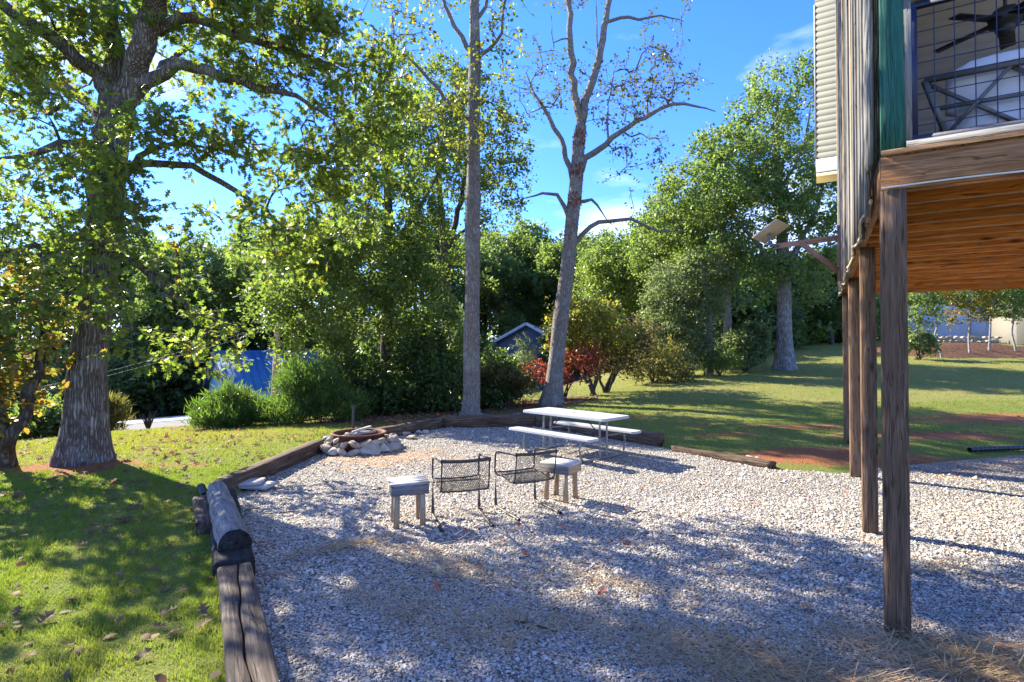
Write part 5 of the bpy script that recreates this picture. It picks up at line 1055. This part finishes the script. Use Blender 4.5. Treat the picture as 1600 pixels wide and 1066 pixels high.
birch('slim leaning birch with green leaves on the left end of the mulch bank', 1473, 562, 29, -.7, [(1440, 475, 29, 35, 18, .8), (1470, 450, 29, 50, 25, 1), (1450, 500, 29, 25, 12, .6, .6)], 'leaf_right', 61)
birch('slim birch with orange brown leaves in the middle of the mulch bank', 1515, 560, 29.5, .1, [(1510, 490, 29.5, 32, 15, .8), (1520, 450, 29.5, 45, 25, 1)], 'leaf_orange', 62)
birch('white stemmed birch standing before the silver shed', 1545, 545, 30, .35, [(1555, 455, 30, 45, 25, 1), (1580, 480, 30, 25, 15, .8)], 'leaf_right', 63)
birch('dark leaved birch beside the beige outbuilding', 1588, 545, 30, -.3, [(1590, 470, 30, 30, 22, .8), (1600, 440, 30, 50, 25, 1)], 'leaf_right', 64)
bush('green_shrub', 'low broad leaved bush on the left end of the mulch bank', 1435, 556, 28, [(1432, 530, 28, 22, 14, .6), (1450, 540, 28, 14, 12, .5)], 'leaf_silver', 70, 26, .16, 65, 'broad')

# utility pole and wires
up_ = at(427, 640, 27); up_[2] = hz(up_[0], up_[1]); A = Acc(); top = at(434, 500, 27); A.tube(np.array([up_ - (0, 0, .2), (up_ + top) / 2, top]), [.15, .14, .125], 12)
pl = thing('utility_pole', 'brown wooden utility pole rising behind the wide juniper', 'pole', up_); A.V = [v - up_ for v in A.V]; link('shaft', A.mesh('shaft', 'wood_pale', True), pl)
A = Acc(); A.tube(np.array([top - up_ + (-.35, 0, -.25), top - up_ + (.35, 0, -.25)]), .05, 8); link('crossarm', A.mesh('crossarm', 'wood_grey', True), pl)
for j, (dx, px, py) in enumerate([(-.3, 60, 640), (.3, 40, 655)]):
    p0 = top + (dx, 0, -.22); p1 = at(px - 260, py + 10, 33); t = np.linspace(0, 1, 24)[:, None]; P = p0 * (1 - t) + p1 * t; P[:, 2] -= 1.1 * 4 * (t * (1 - t))[:, 0] * .5
    A = Acc(); A.tube(P, .009, 5); tag(link('power_line', A.mesh('power_line', 'wire_dark', True)), ['upper power line sagging from the utility pole past the oak', 'lower power line sagging from the utility pole past the oak'][j], 'wire')

# ------------------------------------------------------------------ litter
def fallen(seed):
    T, Fc = LEAF['oak']; r = np.random.default_rng(seed); V = T.copy(); V[:, 0] -= .5; V[:, 2] = r.uniform(.4, 1.2) * V[:, 1] ** 2 + r.uniform(-.5, .7) * V[:, 0] ** 2 + .08 + .05 * r.normal(size=len(V)); return mesh_np('leaf', V, Fc, 'leaf_litter')
FL = [fallen(500 + j) for j in range(8)]; r = np.random.default_rng(17)
FL2 = []
for me_, c_ in zip(FL[:3], ((.42, .10, .035), (.34, .075, .03), (.40, .16, .06))):
    q = me_.copy(); nm = 'leaf_rust_%d' % len(FL2); plain(nm, c_, .7, var=.2, scale=30); q.materials[0] = MAT[nm]; FL2.append(q)
cnt = 0
while cnt < 150:
    x_, y_ = r.uniform(-8, -1.0), r.uniform(2.6, 9.5)
    if sdist(np.array([x_]), np.array([y_]))[0] > -.28 or abs(x_) > 1.02 * y_: continue
    o = link('fallen_leaf', FL[cnt % 8], loc=(x_, y_, hz(x_, y_) + .028)); s_ = r.uniform(.08, .17); o.scale = (s_,) * 3; o.rotation_euler = (r.normal(0, .3), r.normal(0, .3), r.uniform(0, 6.28)); tag(o, 'curled brown fallen oak leaf on the grass left of the timbers', 'leaf', 'fallen leaves on the left lawn'); cnt += 1
cnt = 0
while cnt < 42:
    x_, y_ = r.uniform(-3, 4.5), r.uniform(2.4, 9.5)
    if sdist(np.array([x_]), np.array([y_]))[0] < .1 or abs(x_) > .95 * y_: continue
    o = link('fallen_leaf', FL2[cnt % 3], loc=(x_, y_, .035)); s_ = r.uniform(.06, .12); o.scale = (s_,) * 3; o.rotation_euler = (r.normal(0, .3), r.normal(0, .3), r.uniform(0, 6.28)); tag(o, 'rust red fallen leaf on the white gravel', 'leaf', 'fallen leaves on the gravel'); cnt += 1
# uncountable leaf litter
def litter(n, box, f, size):
    x_, y_ = scatter(n, *box); k = f(x_, y_); x_, y_ = x_[k], y_[k]; n = len(x_); z_ = ht(x_, y_) + rng.uniform(.01, .05, n)
    a = rng.normal(0, 1, (n, 3)) * (1, 1, .25); nr = rng.normal(0, .4, (n, 3)); nr[:, 2] += 1; return leafcloud(np.column_stack([x_, y_, z_]), a, nr, size * rng.uniform(.5, 1.3, n), 'broad')
A = Acc()
A.add(*litter(4200, (-10, -1, 2.6, 12), lambda x, y: (sdist(x, y) < -.2) & (rng.uniform(0, 1, len(x)) < .25 + .6 * (n2(x * 1.3, y * 1.3, 6) > .3)), .07))
A.add(*litter(2600, (-12, -3, 9, 16), lambda x, y: (sdist(x, y) < -.2) & (n2(x * 1.2, y * 1.2, 2) > .0), .08))
A.add(*litter(4500, (-5, 8, 13, 19), lambda x, y: (sdist(x, y) < -.2) & (litter_f(x, y) > .35), .10))
A.add(*litter(900, (2.4, 14, 8.5, 16), lambda x, y: (sdist(x, y) < -.1) & (n2(x * 1.2, y * 1.2, 2) > .2), .07))
A.add(*litter(500, (-4.3, -3.2, 7, 11), lambda x, y: (sdist(x, y) > .02) & (sdist(x, y) < .25), .07))
A.add(*litter(1500, (-3.6, 7, 2.2, 12), lambda x, y: (sdist(x, y) > .05), .022)); A.V[-1][:, 2] += .085
o = link('leaf_litter', A.mesh('leaf_litter', 'leaf_litter')); tag(o, 'scattered small dry brown leaves over the lawn', 'leaves', kind='stuff')
# pine straw drifted over the gravel
A = Acc()
def straw(n, cx, cy, rx, ry, rot, L=.13):
    x_, y_ = rng.normal(0, 1, n) * rx, rng.normal(0, 1, n) * ry; c_, s_ = math.cos(rot), math.sin(rot); X_, Y_ = cx + x_ * c_ - y_ * s_, cy + x_ * s_ + y_ * c_; k = sdist(X_, Y_) > .05; X_, Y_ = X_[k], Y_[k]; n = len(X_)
    a = rng.normal(rot, .7, n); l = L * rng.uniform(.5, 1.3, n); w_ = .0022; z_ = .028 + rng.uniform(0, .02, n); tz = rng.normal(0, .015, n)
    d = np.column_stack([np.cos(a) * l / 2, np.sin(a) * l / 2, tz]); p = np.column_stack([-np.sin(a), np.cos(a), 0 * a]) * w_; c3 = np.column_stack([X_, Y_, z_ + np.abs(tz)])
    V = np.stack([c3 - d - p, c3 - d + p, c3 + d + p, c3 + d - p], 1).reshape(-1, 3); A.add(V, np.arange(4 * n).reshape(-1, 4))
for q in [(6000, 3.2, 2.9, .65, .2, -.55), (2600, 2.7, 2.45, .7, .2, -.5), (1800, 1.5, 3.2, .6, .22, -.5), (2500, 3.7, 2.7, .6, .3, -.5), (420, -.75, 4.0, .35, .18, -.5), (320, -.4, 4.55, .35, .14, -.4), (300, .05, 3.7, .35, .14, .4), (260, -1.6, 5.2, .3, .06, .5), (520, 1.9, 2.7, .5, .25, -.5), (220, -.9, 5.0, .35, .14, -.3), (220, .8, 4.4, .35, .12, -.4), (150, 3.6, 4.7, .3, .1, 0), (1500, .5, 4.2, 1.7, 1.5, 0)]: straw(*q)
o = link('pine_straw', A.mesh('pine_straw', 'straw')); tag(o, 'brown pine needles drifted over the gravel by the nearest post', 'pine straw', kind='stuff')
# sticks on the gravel
for j, (px, py, an, l) in enumerate([(835, 975, -.5, .32), (452, 800, .3, .16), (395, 795, .9, .18), (1000, 800, .4, .2)]):
    p = gp(px, py, .03); d = np.array([math.cos(an), math.sin(an), 0]) * l / 2; A = Acc(); A.tube(np.array([p - d, p + (0, 0.01, .008), p + d]), [.007, .009, .005], 6)
    tag(link('twig', A.mesh('twig', 'bark_brown', True)), ['long thin brown twig lying on the shaded gravel', 'short dark stick on the gravel between log and stool', 'bent stick on the gravel beside the rounded log', 'thin stick on the gravel beside the grey topped stool'][j], 'twig')
# fallen branch below the poplar
P = smoothpath([(-1.2, 14.3, .2), (-.4, 14.5, .3), (.3, 14.3, .22), (.9, 14.6, .3)], .2); P[:, 2] = [hz(p[0], p[1]) + .06 + .05 * math.sin(p[0] * 5) for p in P]; A = Acc(); A.tube(P, .03, 7)
tag(link('fallen_branch', A.mesh('fallen_branch', 'bark_grey', True)), 'crooked fallen branch on the ground behind the pale edging timber', 'branch')
